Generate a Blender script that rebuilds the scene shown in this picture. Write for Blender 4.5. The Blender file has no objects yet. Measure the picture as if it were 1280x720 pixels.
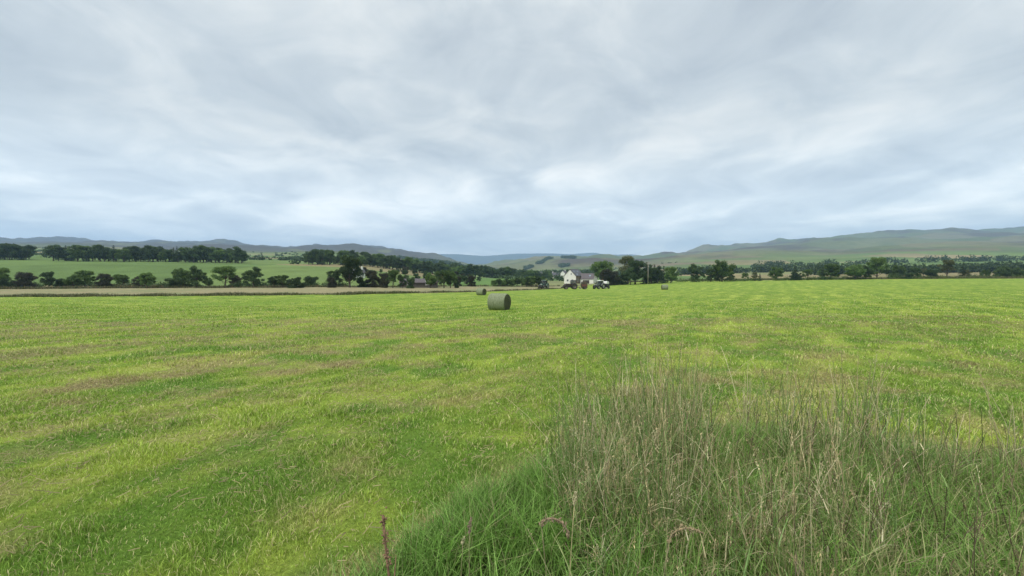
import bpy, math, random
import numpy as np

C = bpy.context.scene.collection
SC = bpy.context.scene
R = math.radians
rng = np.random.default_rng(7)
random.seed(7)

# ------------------------------------------------------------------ camera frame
F, CX, HY = 560.0, 640.0, 340.0        # focal length in photo pixels, centre column, horizon row
ZC = 1.7                               # eye height above the verge

# ------------------------------------------------------------------ noise
def _hash(i, j, s):
    n = (i * 374761393 + j * 668265263 + s * 974634777) & 0xFFFFFFFF
    n = ((n ^ (n >> 13)) * 1274126177) & 0xFFFFFFFF
    n = n ^ (n >> 16)
    return (n & 0xFFFF) / 65535.0

def vnoise(x, y, s=0):
    x = np.asarray(x, float); y = np.asarray(y, float)
    i = np.floor(x).astype(np.int64); j = np.floor(y).astype(np.int64)
    fx = x - i; fy = y - j
    fx = fx * fx * (3 - 2 * fx); fy = fy * fy * (3 - 2 * fy)
    a = _hash(i, j, s); b = _hash(i + 1, j, s); c = _hash(i, j + 1, s); d = _hash(i + 1, j + 1, s)
    return (a + (b - a) * fx) * (1 - fy) + (c + (d - c) * fx) * fy

def fbm(x, y, s=0, o=4):
    t = 0; a = 0.5; n = 0
    for k in range(o):
        t = t + a * vnoise(x * 2 ** k + 17.3 * k, y * 2 ** k - 9.1 * k, s + k); n += a; a *= 0.55
    return t / n

def smooth(a, b, x):
    t = np.clip((x - a) / (b - a), 0, 1)
    return t * t * (3 - 2 * t)

# ------------------------------------------------------------------ terrain
U = np.array([-300, 0, 110, 220, 330, 400, 440, 500, 540, 600, 640, 700, 740, 790, 842, 880, 960, 1100, 1280, 1600], float)
D = np.array([5, 12, 30, 60, 95, 150, 250, 400, 700, 1000, 1500, 2200, 3500, 5000, 7000], float)
T = np.array([
 [547]*20,
 [436]*15 + [436, 436, 435, 434, 433],
 [389]*9 + [388.5, 388, 388, 388, 387.5, 386.5, 386, 385, 384, 383, 382],
 [373, 373, 373, 373, 372.5, 372, 372, 372, 372, 371.5, 371, 371, 371, 370.5, 369.5, 369, 368, 366.5, 365, 364],
 [364, 364, 363.5, 363, 363, 362.5, 362.5, 364, 364.5, 365, 365, 364.7, 364.5, 364, 362.3, 361.5, 360, 358, 356, 355],
 [357, 357, 356.5, 356, 356, 355.5, 355.5, 357.5, 358, 359, 360, 361, 361, 360, 357, 356, 354.5, 352, 350, 348],
 [325, 328, 330, 331, 333, 334, 335, 342, 347, 350.5, 352, 353.5, 353.5, 352.5, 350.5, 350, 348, 345.5, 343, 341],
 [318, 320, 322, 324, 326, 328, 329, 336, 341, 346, 348, 349, 349, 348, 346, 345, 343, 340, 337, 334],
 [313, 315, 317, 319, 321, 322.5, 324, 331, 336, 341, 343.5, 344, 344, 342, 338, 336, 333, 328, 324, 320],
 [309, 311, 313, 315, 317, 318, 319, 327, 331, 338, 341, 341, 340, 336, 331, 329, 325, 319, 314, 310],
 [305, 308, 309, 311, 313, 314, 315, 323, 326, 334, 334, 330, 329, 328, 325, 322, 317, 310, 304, 299],
 [302, 305, 306, 308, 310, 311, 311.5, 318, 324, 333, 328, 322, 322, 325, 320, 317, 311, 302, 295, 290],
 [299, 302, 303, 305, 306.5, 308, 308.5, 314, 321, 336, 336, 333, 330, 326, 318, 314, 306, 296, 289, 284],
 [315, 317, 318, 319, 320, 321, 322, 328, 332, 341, 341, 340, 338, 335, 330, 327, 320, 312, 306, 302],
 [345]*20], float)

def _pchip1(xk, Y, x):
    """monotone cubic along axis 0 of Y at knots xk, evaluated at x"""
    h = np.diff(xk)[:, None]; dl = np.diff(Y, axis=0) / h
    m = np.zeros_like(Y)
    w1 = 2 * h[1:] + h[:-1]; w2 = h[1:] + 2 * h[:-1]
    ok = dl[:-1] * dl[1:] > 0
    with np.errstate(divide='ignore', invalid='ignore'):
        mm = (w1 + w2) / (w1 / dl[:-1] + w2 / dl[1:])
    m[1:-1] = np.where(ok, mm, 0); m[0] = dl[0]; m[-1] = dl[-1]
    k = np.clip(np.searchsorted(xk, x) - 1, 0, len(xk) - 2)
    hh = h[k]; t = ((x - xk[k])[:, None]) / hh
    return ((1 + 2*t)*(1-t)**2)*Y[k] + t*(1-t)**2*hh*m[k] + t*t*(3-2*t)*Y[k+1] + t*t*(t-1)*hh*m[k+1]

_NU, _ND = 400, 300
_ug = np.linspace(U[0], U[-1], _NU); _lg = np.linspace(math.log(D[0]), math.log(D[-1]), _ND)
_g = _pchip1(np.log(D), T, _lg)                     # ND x U
_g = _pchip1(U, _g.T.copy(), _ug).T                 # ND x NU
for _ in range(3):                                  # soften the cells a little
    _g[1:-1] = (_g[:-2] + 2 * _g[1:-1] + _g[2:]) / 4
    _g[:, 1:-1] = (_g[:, :-2] + 2 * _g[:, 1:-1] + _g[:, 2:]) / 4

def ud(x, y):
    th = np.arctan2(x, y); r = np.hypot(x, y)
    lim = math.atan2(940, F)
    th = np.clip(th, -lim, lim)
    return CX + F * np.tan(th), r * np.cos(th)

def H(x, y):
    x = np.asarray(x, float); y = np.asarray(y, float)
    u, d = ud(x, y)
    a = np.clip((u - _ug[0]) / (_ug[1] - _ug[0]), 0, _NU - 1.001)
    b = np.clip((np.log(np.maximum(d, 1e-3)) - _lg[0]) / (_lg[1] - _lg[0]), 0, _ND - 1.001)
    i = a.astype(int); j = b.astype(int); fa = a - i; fb = b - j
    py = (_g[j, i]*(1-fa) + _g[j, i+1]*fa)*(1-fb) + (_g[j+1, i]*(1-fa) + _g[j+1, i+1]*fa)*fb
    z = ZC - (py - HY) / F * d
    near = ZC - (1.70 + 0.03 * d)
    w = smooth(4, 14, d)
    z = near * (1 - w) + z * w
    z = z + (fbm(x / 1.6, y / 1.6, 3, 3) - .5) * 0.07 + (fbm(x / 9, y / 9, 5, 2) - .5) * 0.16 * smooth(3, 20, d)
    z = z + (fbm(x / 380, y / 380, 11, 5) - .5) * 0.05 * np.maximum(d - 500, 0) * smooth(500, 1600, d)
    return z

def G(u, d):
    """ground point under photo column u at distance d"""
    x = (u - CX) / F * d
    return (x, d, float(H(x, d)))

def curve(xs, ys, u):
    return np.interp(u, xs, ys)

E1U = [-300, 0, 220, 440, 540, 600, 660, 700, 730, 760, 800, 842, 880, 960, 1100, 1280, 1600]
E1D = [60, 64, 68, 72, 85, 95, 118, 150, 200, 232, 240, 235, 225, 210, 190, 172, 160]
E2U = [-300, 0, 220, 440, 560, 690, 730]
E2D = [112, 116, 120, 126, 152, 185, 202]
# boundary of the uncut verge: a line in plan (x, y)
VX = np.array([-60, -8, -1.6, -0.80, -.47, .47, .85, 1.3, 2.1, 3.0, 4.2, 6, 10, 60])
VY = np.array([0.0, 0.7, 1.9, 2.58, 3.3, 4.35, 4.75, 5.1, 5.25, 4.9, 4.4, 4.1, 4.0, 4.0])

def verge_mask(x, y):
    w = (fbm(x / .35, y / .35, 21, 2) - .5) * .35
    return (np.interp(x, VX, VY) + w) - y           # > 0 inside the verge

# ------------------------------------------------------------------ albedo of the ground
def lerp(a, b, t):
    return a + (np.asarray(b) - a) * t[..., None]

def mown_albedo(x, y):
    d = np.hypot(x, y)
    # along / across the mowing swaths
    a = x * .51 + y * .86; c = x * .86 - y * .51
    n1 = fbm(c / .75, a / 2.4, 31, 5); n2 = fbm(x / 1.3, y / 1.5, 37, 5); n3 = fbm(c / .28, a / .8, 41, 3)
    n4 = fbm(x / 14, y / 14, 44, 3); n5 = fbm(x / .9, y / .8, 61, 5); n6 = fbm(x / 3.8, y / 2.6, 66, 3)
    sw = .5 + .5 * np.sin(c / 2.9 * 2 * math.pi + 4.5 * (fbm(x / 13, y / 13, 51, 3) - .5))
    col = np.zeros(x.shape + (3,)) + np.array([.170, .255, .036])
    col = lerp(col, [.285, .360, .060], smooth(.40, .64, .5 * n1 + .5 * n3))
    col = lerp(col, [.100, .200, .028], smooth(.50, .68, n2) * .75)
    near = 1 - smooth(9, 34, d)
    col = lerp(col, [.335, .295, .125], smooth(.47, .68, .5 * n5 + .25 * n1 + .25 * n6) * (.18 + .60 * near))
    col = lerp(col, [.22, .18, .09], smooth(.60, .72, .6 * n5 + .4 * n6) * .7 * near)
    vm = verge_mask(x, y)
    col = lerp(col, [.34, .28, .15], smooth(-.45, -.05, vm) * (1 - smooth(.15, .3, vm)) * smooth(.35, .55, n5) * .8)
    col = lerp(col, [.38, .44, .085], smooth(.66, .98, sw) * smooth(.36, .62, n1) * smooth(.35, .6, n4) * .75 * smooth(6, 16, d))
    col = lerp(col, [.12, .22, .028], smooth(.80, 1.0, 1 - sw) * .20 * smooth(8, 25, d))
    col = lerp(col, [.14, .235, .030], smooth(.50, .7, n4) * .45)
    return col

def field_cells(x, y, size, s):
    wx = x + 40 * (fbm(x / 160, y / 160, s, 2) - .5); wy = y + 40 * (fbm(x / 160, y / 160, s + 3, 2) - .5)
    i0 = np.floor(wx / size).astype(np.int64); j0 = np.floor(wy / size).astype(np.int64)
    best = np.full(x.shape, 1e9); sec = np.full(x.shape, 1e9); cid = np.zeros(x.shape)
    for di in (-1, 0, 1):
        for dj in (-1, 0, 1):
            i = i0 + di; j = j0 + dj
            px = (i + .15 + .7 * _hash(i, j, s + 5)) * size; py = (j + .15 + .7 * _hash(i, j, s + 6)) * size
            r = np.hypot(wx - px, wy - py)
            cl = r < best
            sec = np.where(cl, best, np.minimum(sec, r)); best = np.where(cl, r, best)
            cid = np.where(cl, _hash(i, j, s + 7), cid)
    return cid, sec - best

def pasture_albedo(x, y):
    u, d = ud(x, y)
    cid, _ = field_cells(x, y, 130, 70)
    pal = np.array([[.125, .190, .055], [.155, .20, .07], [.235, .205, .105], [.11, .170, .05], [.20, .215, .095], [.14, .20, .06], [.27, .225, .12]])
    col = pal[np.minimum((cid * 7).astype(int), 6)]
    n = fbm(x / 12, y / 12, 75, 4)
    col = lerp(col, [.115, .20, .055], smooth(545, 570, u) * (1 - smooth(640, 660, u)) * smooth(140, 170, d) * (1 - smooth(340, 420, d)))
    return col * (.75 + .5 * n)[..., None]

def moor_albedo(x, y):
    cid, _ = field_cells(x, y, 330, 80)
    pal = np.array([[.115, .135, .06], [.14, .15, .07], [.165, .155, .09], [.10, .125, .055], [.13, .145, .065]])
    col = pal[np.minimum((cid * 5).astype(int), 4)]
    n = fbm(x / 260, y / 420, 85, 5)
    col = lerp(col, [.085, .068, .055], smooth(.46, .62, n))
    u, d = ud(x, y)
    col = lerp(col, [.075, .068, .066], (1 - smooth(520, 600, u)) * smooth(1000, 1900, d) * .92)
    col = lerp(col, [.16, .17, .075], smooth(.6, .75, fbm(x / 120, y / 300, 88, 4)) * .7)
    return col

def stubble_albedo(x, y):
    n = fbm(x / 5, y / 9, 91, 4); m = fbm(x / .8, y / 1.6, 93, 3)
    col = np.zeros(x.shape + (3,)) + np.array([.26, .235, .13])
    col = lerp(col, [.20, .215, .10], smooth(.45, .65, n))
    col = lerp(col, [.33, .28, .165], smooth(.5, .7, m) * .6)
    return col

# ------------------------------------------------------------------ materials
def mat(name):
    m = bpy.data.materials.new(name); m.use_nodes = True
    nt = m.node_tree; b = nt.nodes['Principled BSDF']
    return m, nt, b

def nd(nt, t, **kw):
    n = nt.nodes.new(t)
    for k, v in kw.items():
        if k.startswith('i_'):
            n.inputs[k[2:]].default_value = v
        else:
            setattr(n, k, v)
    return n

def ramp(nt, fac, stops):
    r = nt.nodes.new('ShaderNodeValToRGB')
    e = r.color_ramp.elements
    while len(e) < len(stops): e.new(.5)
    for q, (p, c) in zip(e, stops):
        q.position = p; q.color = tuple(c) + (1,) if len(c) == 3 else c
    nt.links.new(fac, r.inputs['Fac'])
    return r.outputs['Color']

def simple(name, col, rough=.6, metal=0, var=.25, scale=6.0, bump=.0, dirt=None):
    m, nt, b = mat(name)
    tc = nd(nt, 'ShaderNodeTexCoord')
    n = nd(nt, 'ShaderNodeTexNoise', i_Scale=scale, i_Detail=6.0, i_Roughness=.65)
    nt.links.new(tc.outputs['Object'], n.inputs['Vector'])
    c0 = tuple(v * (1 - var) for v in col); c1 = tuple(min(1, v * (1 + var)) for v in col)
    out = ramp(nt, n.outputs['Fac'], [(.3, c0), (.7, c1)])
    if dirt:
        n2 = nd(nt, 'ShaderNodeTexNoise', i_Scale=scale * .35, i_Detail=8.0, i_Roughness=.75)
        nt.links.new(tc.outputs['Object'], n2.inputs['Vector'])
        f = ramp(nt, n2.outputs['Fac'], [(.48, (0, 0, 0)), (.68, (.85, .85, .85))])
        mx = nd(nt, 'ShaderNodeMix', data_type='RGBA'); mx.inputs['B'].default_value = tuple(dirt) + (1,)
        nt.links.new(f, mx.inputs['Factor']); nt.links.new(out, mx.inputs['A']); out = mx.outputs['Result']
    nt.links.new(out, b.inputs['Base Color'])
    b.inputs['Roughness'].default_value = rough; b.inputs['Metallic'].default_value = metal
    if bump:
        bp = nd(nt, 'ShaderNodeBump', i_Strength=bump, i_Distance=.02)
        nt.links.new(n.outputs['Fac'], bp.inputs['Height']); nt.links.new(bp.outputs['Normal'], b.inputs['Normal'])
    return m

def ground_mat(name, detail_scale, bump, distance, lo=.72, hi=1.28):
    m, nt, b = mat(name)
    at = nd(nt, 'ShaderNodeAttribute', attribute_name='albedo')
    geo = nd(nt, 'ShaderNodeNewGeometry')
    n = nd(nt, 'ShaderNodeTexNoise', i_Scale=detail_scale, i_Detail=8.0, i_Roughness=.7)
    nt.links.new(geo.outputs['Position'], n.inputs['Vector'])
    r = ramp(nt, n.outputs['Fac'], [(.3, (lo,) * 3), (.7, (hi,) * 3)])
    mx = nd(nt, 'ShaderNodeMix', data_type='RGBA', blend_type='MULTIPLY'); mx.inputs['Factor'].default_value = 1
    nt.links.new(at.outputs['Color'], mx.inputs['A']); nt.links.new(r, mx.inputs['B'])
    nt.links.new(mx.outputs['Result'], b.inputs['Base Color'])
    b.inputs['Roughness'].default_value = .95; b.inputs['Specular IOR Level'].default_value = .1
    bp = nd(nt, 'ShaderNodeBump', i_Strength=bump, i_Distance=distance)
    nt.links.new(n.outputs['Fac'], bp.inputs['Height']); nt.links.new(bp.outputs['Normal'], b.inputs['Normal'])
    return m

def blade_mat(name, transl=.35):
    m, nt, b = mat(name)
    at = nd(nt, 'ShaderNodeAttribute', attribute_name='albedo')
    nt.links.new(at.outputs['Color'], b.inputs['Base Color'])
    b.inputs['Roughness'].default_value = .55; b.inputs['Specular IOR Level'].default_value = .25
    tr = nd(nt, 'ShaderNodeBsdfTranslucent'); nt.links.new(at.outputs['Color'], tr.inputs['Color'])
    mx = nd(nt, 'ShaderNodeMixShader', i_Fac=transl)
    nt.links.new(b.outputs[0], mx.inputs[1]); nt.links.new(tr.outputs[0], mx.inputs[2])
    nt.links.new(mx.outputs[0], nt.nodes['Material Output'].inputs['Surface'])
    return m

def leaf_mat(name, dark, light, transl=.42):
    m, nt, b = mat(name)
    geo = nd(nt, 'ShaderNodeNewGeometry'); oi = nd(nt, 'ShaderNodeObjectInfo'); tc = nd(nt, 'ShaderNodeTexCoord')
    n = nd(nt, 'ShaderNodeTexNoise', i_Scale=.55, i_Detail=3.0)
    nt.links.new(tc.outputs['Object'], n.inputs['Vector'])
    a = nd(nt, 'ShaderNodeMath', operation='MULTIPLY_ADD'); a.inputs[1].default_value = .35; a.inputs[2].default_value = -.175
    nt.links.new(geo.outputs['Random Per Island'], a.inputs[0])
    s = nd(nt, 'ShaderNodeMath', operation='ADD'); nt.links.new(a.outputs[0], s.inputs[0]); nt.links.new(n.outputs['Fac'], s.inputs[1])
    c = ramp(nt, s.outputs[0], [(.28, dark), (.72, light)])
    hsv = nd(nt, 'ShaderNodeHueSaturation')
    mr = nd(nt, 'ShaderNodeMapRange'); mr.inputs['To Min'].default_value = .72; mr.inputs['To Max'].default_value = 1.25
    nt.links.new(oi.outputs['Random'], mr.inputs['Value']); nt.links.new(mr.outputs[0], hsv.inputs['Value'])
    nt.links.new(c, hsv.inputs['Color'])
    nt.links.new(hsv.outputs[0], b.inputs['Base Color'])
    b.inputs['Roughness'].default_value = .6; b.inputs['Specular IOR Level'].default_value = .2
    tr = nd(nt, 'ShaderNodeBsdfTranslucent'); nt.links.new(hsv.outputs[0], tr.inputs['Color'])
    mx = nd(nt, 'ShaderNodeMixShader', i_Fac=transl)
    nt.links.new(b.outputs[0], mx.inputs[1]); nt.links.new(tr.outputs[0], mx.inputs[2])
    nt.links.new(mx.outputs[0], nt.nodes['Material Output'].inputs['Surface'])
    return m

# ------------------------------------------------------------------ mesh helpers
def np_mesh(name, verts, faces_flat, sizes, material, attr=None, smooth_sh=False, mats=None, mat_idx=None):
    me = bpy.data.meshes.new(name)
    verts = np.asarray(verts, np.float32); nv = len(verts)
    faces_flat = np.asarray(faces_flat, np.int32); sizes = np.asarray(sizes, np.int32)
    me.vertices.add(nv); me.vertices.foreach_set('co', verts.ravel())
    me.loops.add(len(faces_flat)); me.loops.foreach_set('vertex_index', faces_flat)
    me.polygons.add(len(sizes))
    starts = np.concatenate([[0], np.cumsum(sizes)[:-1]]).astype(np.int32)
    me.polygons.foreach_set('loop_start', starts)
    me.polygons.foreach_set('use_smooth', np.full(len(sizes), smooth_sh, bool))
    for q in (mats or [material]): me.materials.append(q)
    if mat_idx is not None: me.polygons.foreach_set('material_index', np.asarray(mat_idx, np.int32))
    me.update(calc_edges=True)
    if attr is not None:
        a = me.attributes.new('albedo', 'FLOAT_COLOR', 'POINT')
        c = np.ones((nv, 4), np.float32); c[:, :3] = attr
        a.data.foreach_set('color', c.ravel())
    return me

class MB:
    """collects shapes, links them as one mesh object"""
    def __init__(s): s.v = []; s.f = []; s.sm = []
    def add(s, verts, faces, sm=False):
        o = len(s.v); s.v += [tuple(p) for p in verts]; s.f += [tuple(i + o for i in f) for f in faces]; s.sm += [sm] * len(faces)
        return s
    def box(s, lo, hi, bev=0.0, taper=1.0):
        (x0, y0, z0), (x1, y1, z1) = lo, hi
        b = min(bev, (x1-x0)/2.01, (y1-y0)/2.01, (z1-z0)/2.01)
        if b <= 0:
            v = [(x0,y0,z0),(x1,y0,z0),(x1,y1,z0),(x0,y1,z0),(x0,y0,z1),(x1,y0,z1),(x1,y1,z1),(x0,y1,z1)]
            return s.add(v, [(3,2,1,0),(4,5,6,7),(0,1,5,4),(1,2,6,5),(2,3,7,6),(3,0,4,7)])
        def ring(z, k):
            return [(x0+b*k+b*(1-k)*0, y0+b, z)] if 0 else [
                (x0+b, y0+(0 if k else b), z), (x1-b, y0+(0 if k else b), z), (x1-(0 if k else b), y0+b, z), (x1-(0 if k else b), y1-b, z),
                (x1-b, y1-(0 if k else b), z), (x0+b, y1-(0 if k else b), z), (x0+(0 if k else b), y1-b, z), (x0+(0 if k else b), y0+b, z)]
        v = ring(z0, 0) + ring(z0+b, 1) + ring(z1-b, 1) + ring(z1, 0)
        f = [tuple(range(7, -1, -1)), tuple(range(24, 32))]
        for k in range(3):
            for i in range(8):
                j = (i+1) % 8
                f.append((k*8+i, k*8+j, k*8+8+j, k*8+8+i))
        return s.add(v, f)
    def prism(s, prof, a0, a1, axis='y', sm=False):
        """closed profile of (p, q) points extruded from a0 to a1 along axis"""
        n = len(prof)
        def P(p, q, a): return {'y': (p, a, q), 'x': (a, p, q), 'z': (p, q, a)}[axis]
        v = [P(p, q, a0) for p, q in prof] + [P(p, q, a1) for p, q in prof]
        f = [tuple(range(n-1, -1, -1)), tuple(range(n, 2*n))] + [(i, (i+1) % n, n+(i+1) % n, n+i) for i in range(n)]
        return s.add(v, f, sm)
    def tube(s, pts, rad, seg=8, cap=True):
        pts = [np.array(p, float) for p in pts]; n = len(pts)
        if not hasattr(rad, '__len__'): rad = [rad]*n
        v = []; f = []; up = np.array([0.13, .21, .97])
        for i, p in enumerate(pts):
            t = pts[min(i+1, n-1)] - pts[max(i-1, 0)]; t = t/(np.linalg.norm(t)+1e-9)
            a = np.cross(t, up)
            if np.linalg.norm(a) < .1: a = np.cross(t, np.array([1, 0, 0]))
            a /= np.linalg.norm(a); b = np.cross(t, a)
            for k in range(seg):
                q = 2*math.pi*k/seg
                v.append(p + rad[i]*(a*math.cos(q) + b*math.sin(q)))
        for i in range(n-1):
            for k in range(seg):
                k2 = (k+1) % seg
                f.append((i*seg+k, i*seg+k2, (i+1)*seg+k2, (i+1)*seg+k))
        if cap: f.append(tuple(range(seg-1, -1, -1))); f.append(tuple(range((n-1)*seg, n*seg)))
        return s.add(v, f, True)
    def lathe(s, prof, c=(0,0,0), axis='y', seg=24):
        """(radius, along) profile spun round an axis; closed profile"""
        n = len(prof); v = []; f = []
        for k in range(seg):
            q = 2*math.pi*k/seg
            for r, a in prof:
                if axis == 'y': v.append((c[0]+r*math.cos(q), c[1]+a, c[2]+r*math.sin(q)))
                elif axis == 'x': v.append((c[0]+a, c[1]+r*math.cos(q), c[2]+r*math.sin(q)))
                else: v.append((c[0]+r*math.cos(q), c[1]+r*math.sin(q), c[2]+a))
        for k in range(seg):
            k2 = (k+1) % seg
            for i in range(n):
                j = (i+1) % n
                f.append((k*n+i, k2*n+i, k2*n+j, k*n+j))
        return s.add(v, f, True)
    def build(s, name, m, parent=None):
        me = bpy.data.meshes.new(name); me.from_pydata([tuple(map(float, p)) for p in s.v], [], s.f)
        me.polygons.foreach_set('use_smooth', s.sm); me.materials.append(m); me.update()
        import bmesh
        bm = bmesh.new(); bm.from_mesh(me); bmesh.ops.recalc_face_normals(bm, faces=bm.faces[:]); bm.to_mesh(me); bm.free()
        o = bpy.data.objects.new(name, me); C.objects.link(o); o.parent = parent
        return o

def link(name, me, parent=None):
    o = bpy.data.objects.new(name, me); C.objects.link(o); o.parent = parent
    return o

def tag(o, label, cat=None, group=None, kind=None):
    o['label'] = label
    if cat: o['category'] = cat
    if group: o['group'] = group
    elif 'group' in o: del o['group']
    if kind: o['kind'] = kind
    return o

def thing(name, label, cat, loc=(0, 0, 0), rz=0, group=None, scale=1):
    o = bpy.data.objects.new(name, None); C.objects.link(o); o.empty_display_size = .2
    o.location = loc; o.rotation_euler = (0, 0, rz); o.scale = (scale,)*3
    return tag(o, label, cat, group)

KIDS = {}
def kids(o):
    return [c for c in bpy.data.objects if c.parent == o]

def dup(root, loc, rz=0, label=None, group=None, scale=None):
    """copy of a thing with copies of its parts and sub-parts, sharing mesh data"""
    def cp(o, par):
        c = o.copy(); C.objects.link(c); c.parent = par
        if o.name not in KIDS: KIDS[o.name] = kids(o)
        for ch in KIDS[o.name]: cp(ch, c)
        return c
    r = cp(root, None); r.location = loc; r.rotation_euler = (0, 0, rz)
    if scale: r.scale = scale if hasattr(scale, '__len__') else (scale,)*3
    if label: r['label'] = label
    if group: r['group'] = group
    elif 'group' in r: del r['group']
    return r

# ------------------------------------------------------------------ ground sheets
def build_ground():
    lim = 63.0
    th = np.concatenate([np.linspace(-180, -lim, 40)[:-1], np.linspace(-lim, lim, 860), np.linspace(lim, 180, 40)[1:]])
    th = np.radians(th)
    r = np.concatenate([[0.05, .4, .8], np.exp(np.linspace(math.log(1.1), math.log(7000), 560))])
    TH, RR = np.meshgrid(th, r)
    x = RR * np.sin(TH); y = RR * np.cos(TH); z = H(x, y)
    u, d = ud(x, y)
    wob = 1 + .05 * (fbm(x / 14, y / 14, 101, 3) - .5)
    e1 = curve(E1U, E1D, u) * wob; e2 = np.maximum(curve(E2U, E2D, u), e1 + 1e-3) * wob
    nr, nc = x.shape
    zone = np.full(x.shape, 2)
    zone[(d < e2) & (u < 735)] = 1
    zone[d < e1] = 0
    vm = verge_mask(x, y)
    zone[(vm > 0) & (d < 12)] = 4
    zone[d > 1150] = 3
    alb = np.zeros(x.shape + (3,))
    alb_m = mown_albedo(x, y); alb_s = stubble_albedo(x, y); alb_p = pasture_albedo(x, y); alb_h = moor_albedo(x, y)
    tm = smooth(750, 1500, d + 500 * (fbm(x / 300, y / 300, 110, 3) - .5))
    far = lerp(alb_p, 0, np.zeros(x.shape)) * (1 - tm)[..., None] + alb_h * tm[..., None]
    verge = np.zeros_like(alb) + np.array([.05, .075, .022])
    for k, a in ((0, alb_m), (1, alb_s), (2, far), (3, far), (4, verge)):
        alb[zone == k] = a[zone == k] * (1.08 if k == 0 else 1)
    zf = zone[:-1, :-1]
    idx = np.arange(nr * nc).reshape(nr, nc)
    quads = np.stack([idx[:-1, :-1], idx[:-1, 1:], idx[1:, 1:], idx[1:, :-1]], -1)
    V = np.stack([x, y, z], -1).reshape(-1, 3); A = alb.reshape(-1, 3)
    M0 = ground_mat('mown_grass_ground', 26, .9, .06, .60, 1.35)
    M1 = ground_mat('stubble_ground', 6, .5, .08)
    M2 = ground_mat('pasture_ground', 1.2, .6, .3, .8, 1.2)
    M3 = ground_mat('moor_ground', .03, .5, 6, .8, 1.2)
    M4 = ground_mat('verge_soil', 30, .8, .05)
    for k, nm, m, lab in ((0, 'hay_field', M0, 'freshly mown bright green hay field sloping away from the verge'),
                          (1, 'stubble_field', M1, 'brown stubble field beyond the mown hay field'),
                          (2, 'pasture', M2, 'patchwork of green and straw coloured pasture in the valley'),
                          (3, 'moor_hills', M3, 'open moorland hillsides rising round the valley'),
                          (4, 'verge_ground', M4, 'dark soil and moss under the uncut roadside verge')):
        q = quads[zf == k]
        used, inv = np.unique(q, return_inverse=True)
        me = np_mesh(nm, V[used], inv.ravel(), np.full(len(q), 4), m, A[used], True)
        tag(link(nm, me), lab, 'ground', kind='structure')

build_ground()

def far_ridge(name, label, d0, d1, prof, seed, col0, col1):
    us = np.linspace(-350, 1650, 500); ds = np.linspace(d0, d1, 40)
    UU, DD = np.meshgrid(us, ds)
    pu = [p[0] for p in prof]; pv = [p[1] for p in prof]
    crest = (HY - np.interp(UU, pu, pv)) / F * ((d0 + d1) / 2)
    t = (DD - d0) / (d1 - d0)
    sh = np.sin(np.clip(t, 0, 1) * math.pi) ** .8
    x = (UU - CX) / F * DD
    z = ZC - 80 + (crest + 80) * sh + (fbm(x / 900, DD / 900, seed, 5) - .5) * 90 * sh * (1 - sh * .75)
    V = np.stack([x, DD, z], -1).reshape(-1, 3)
    nr, nc = x.shape; idx = np.arange(nr * nc).reshape(nr, nc)
    q = np.stack([idx[:-1, :-1], idx[:-1, 1:], idx[1:, 1:], idx[1:, :-1]], -1).reshape(-1, 4)
    n = fbm(x / 700, DD / 500, seed + 9, 4)
    A = lerp(np.zeros(x.shape + (3,)) + np.array(col0), col1, smooth(.4, .6, n)).reshape(-1, 3)
    me = np_mesh(name, V, q.ravel(), np.full(len(q), 4), ground_mat(name + '_heather', .01, .3, 10), A, True)
    tag(link(name, me), label, 'hills', kind='structure')

far_ridge('far_hills', 'long blue moorland ridge on the horizon', 6800, 9200,
          [(-350, 300), (300, 312), (438, 320), (500, 319.5), (545, 317.5), (575, 318), (605, 320), (640, 317.2), (690, 316.8), (715, 318), (742, 315.8), (760, 318), (790, 318), (812, 321), (900, 312), (1100, 305), (1650, 300)],
          130, (.07, .075, .05), (.05, .05, .045))

# ------------------------------------------------------------------ grass blades (numpy)
def blades(name, label, x, y, h, w, lean, col, material, bend=.5, tipcol=1.15, basecol=.7):
    n = len(x)
    z = H(x, y) - .01
    a = rng.uniform(0, 2*math.pi, n); la = rng.uniform(0, 2*math.pi, n)
    dx = np.cos(a) * w / 2; dy = np.sin(a) * w / 2
    lx = np.cos(la) * lean * h; ly = np.sin(la) * lean * h
    hv = h * np.sqrt(np.maximum(1 - (lean * .8) ** 2, .08))
    V = np.zeros((n, 5, 3))
    V[:, 0] = np.stack([x - dx, y - dy, z], -1); V[:, 1] = np.stack([x + dx, y + dy, z], -1)
    mx = x + lx * .35; my = y + ly * .35; mz = z + hv * .6
    V[:, 2] = np.stack([mx + dx * .8, my + dy * .8, mz], -1); V[:, 3] = np.stack([mx - dx * .8, my - dy * .8, mz], -1)
    V[:, 4] = np.stack([x + lx, y + ly, z + hv * np.where(rng.random(n) < bend, .86, 1.0)], -1)
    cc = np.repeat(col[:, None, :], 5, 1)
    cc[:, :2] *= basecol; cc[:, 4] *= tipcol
    b = np.arange(n)[:, None] * 5
    f = np.concatenate([b + np.array([0, 1, 2, 3]), b + np.array([3, 2, 4])], 1).ravel()
    sizes = np.tile([4, 3], n)
    me = np_mesh(name, V.reshape(-1, 3), f, sizes, material, cc.reshape(-1, 3), False)
    return tag(link(name, me), label, 'grass', kind='stuff')

MBLADE = blade_mat('grass_blade', .3)
def wedge_points(d0, d1, n, spread=1.22):
    d = np.sqrt(rng.uniform(d0*d0, d1*d1, n))
    return rng.uniform(-1, 1, n) * (spread * d + 2.6), d

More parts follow.
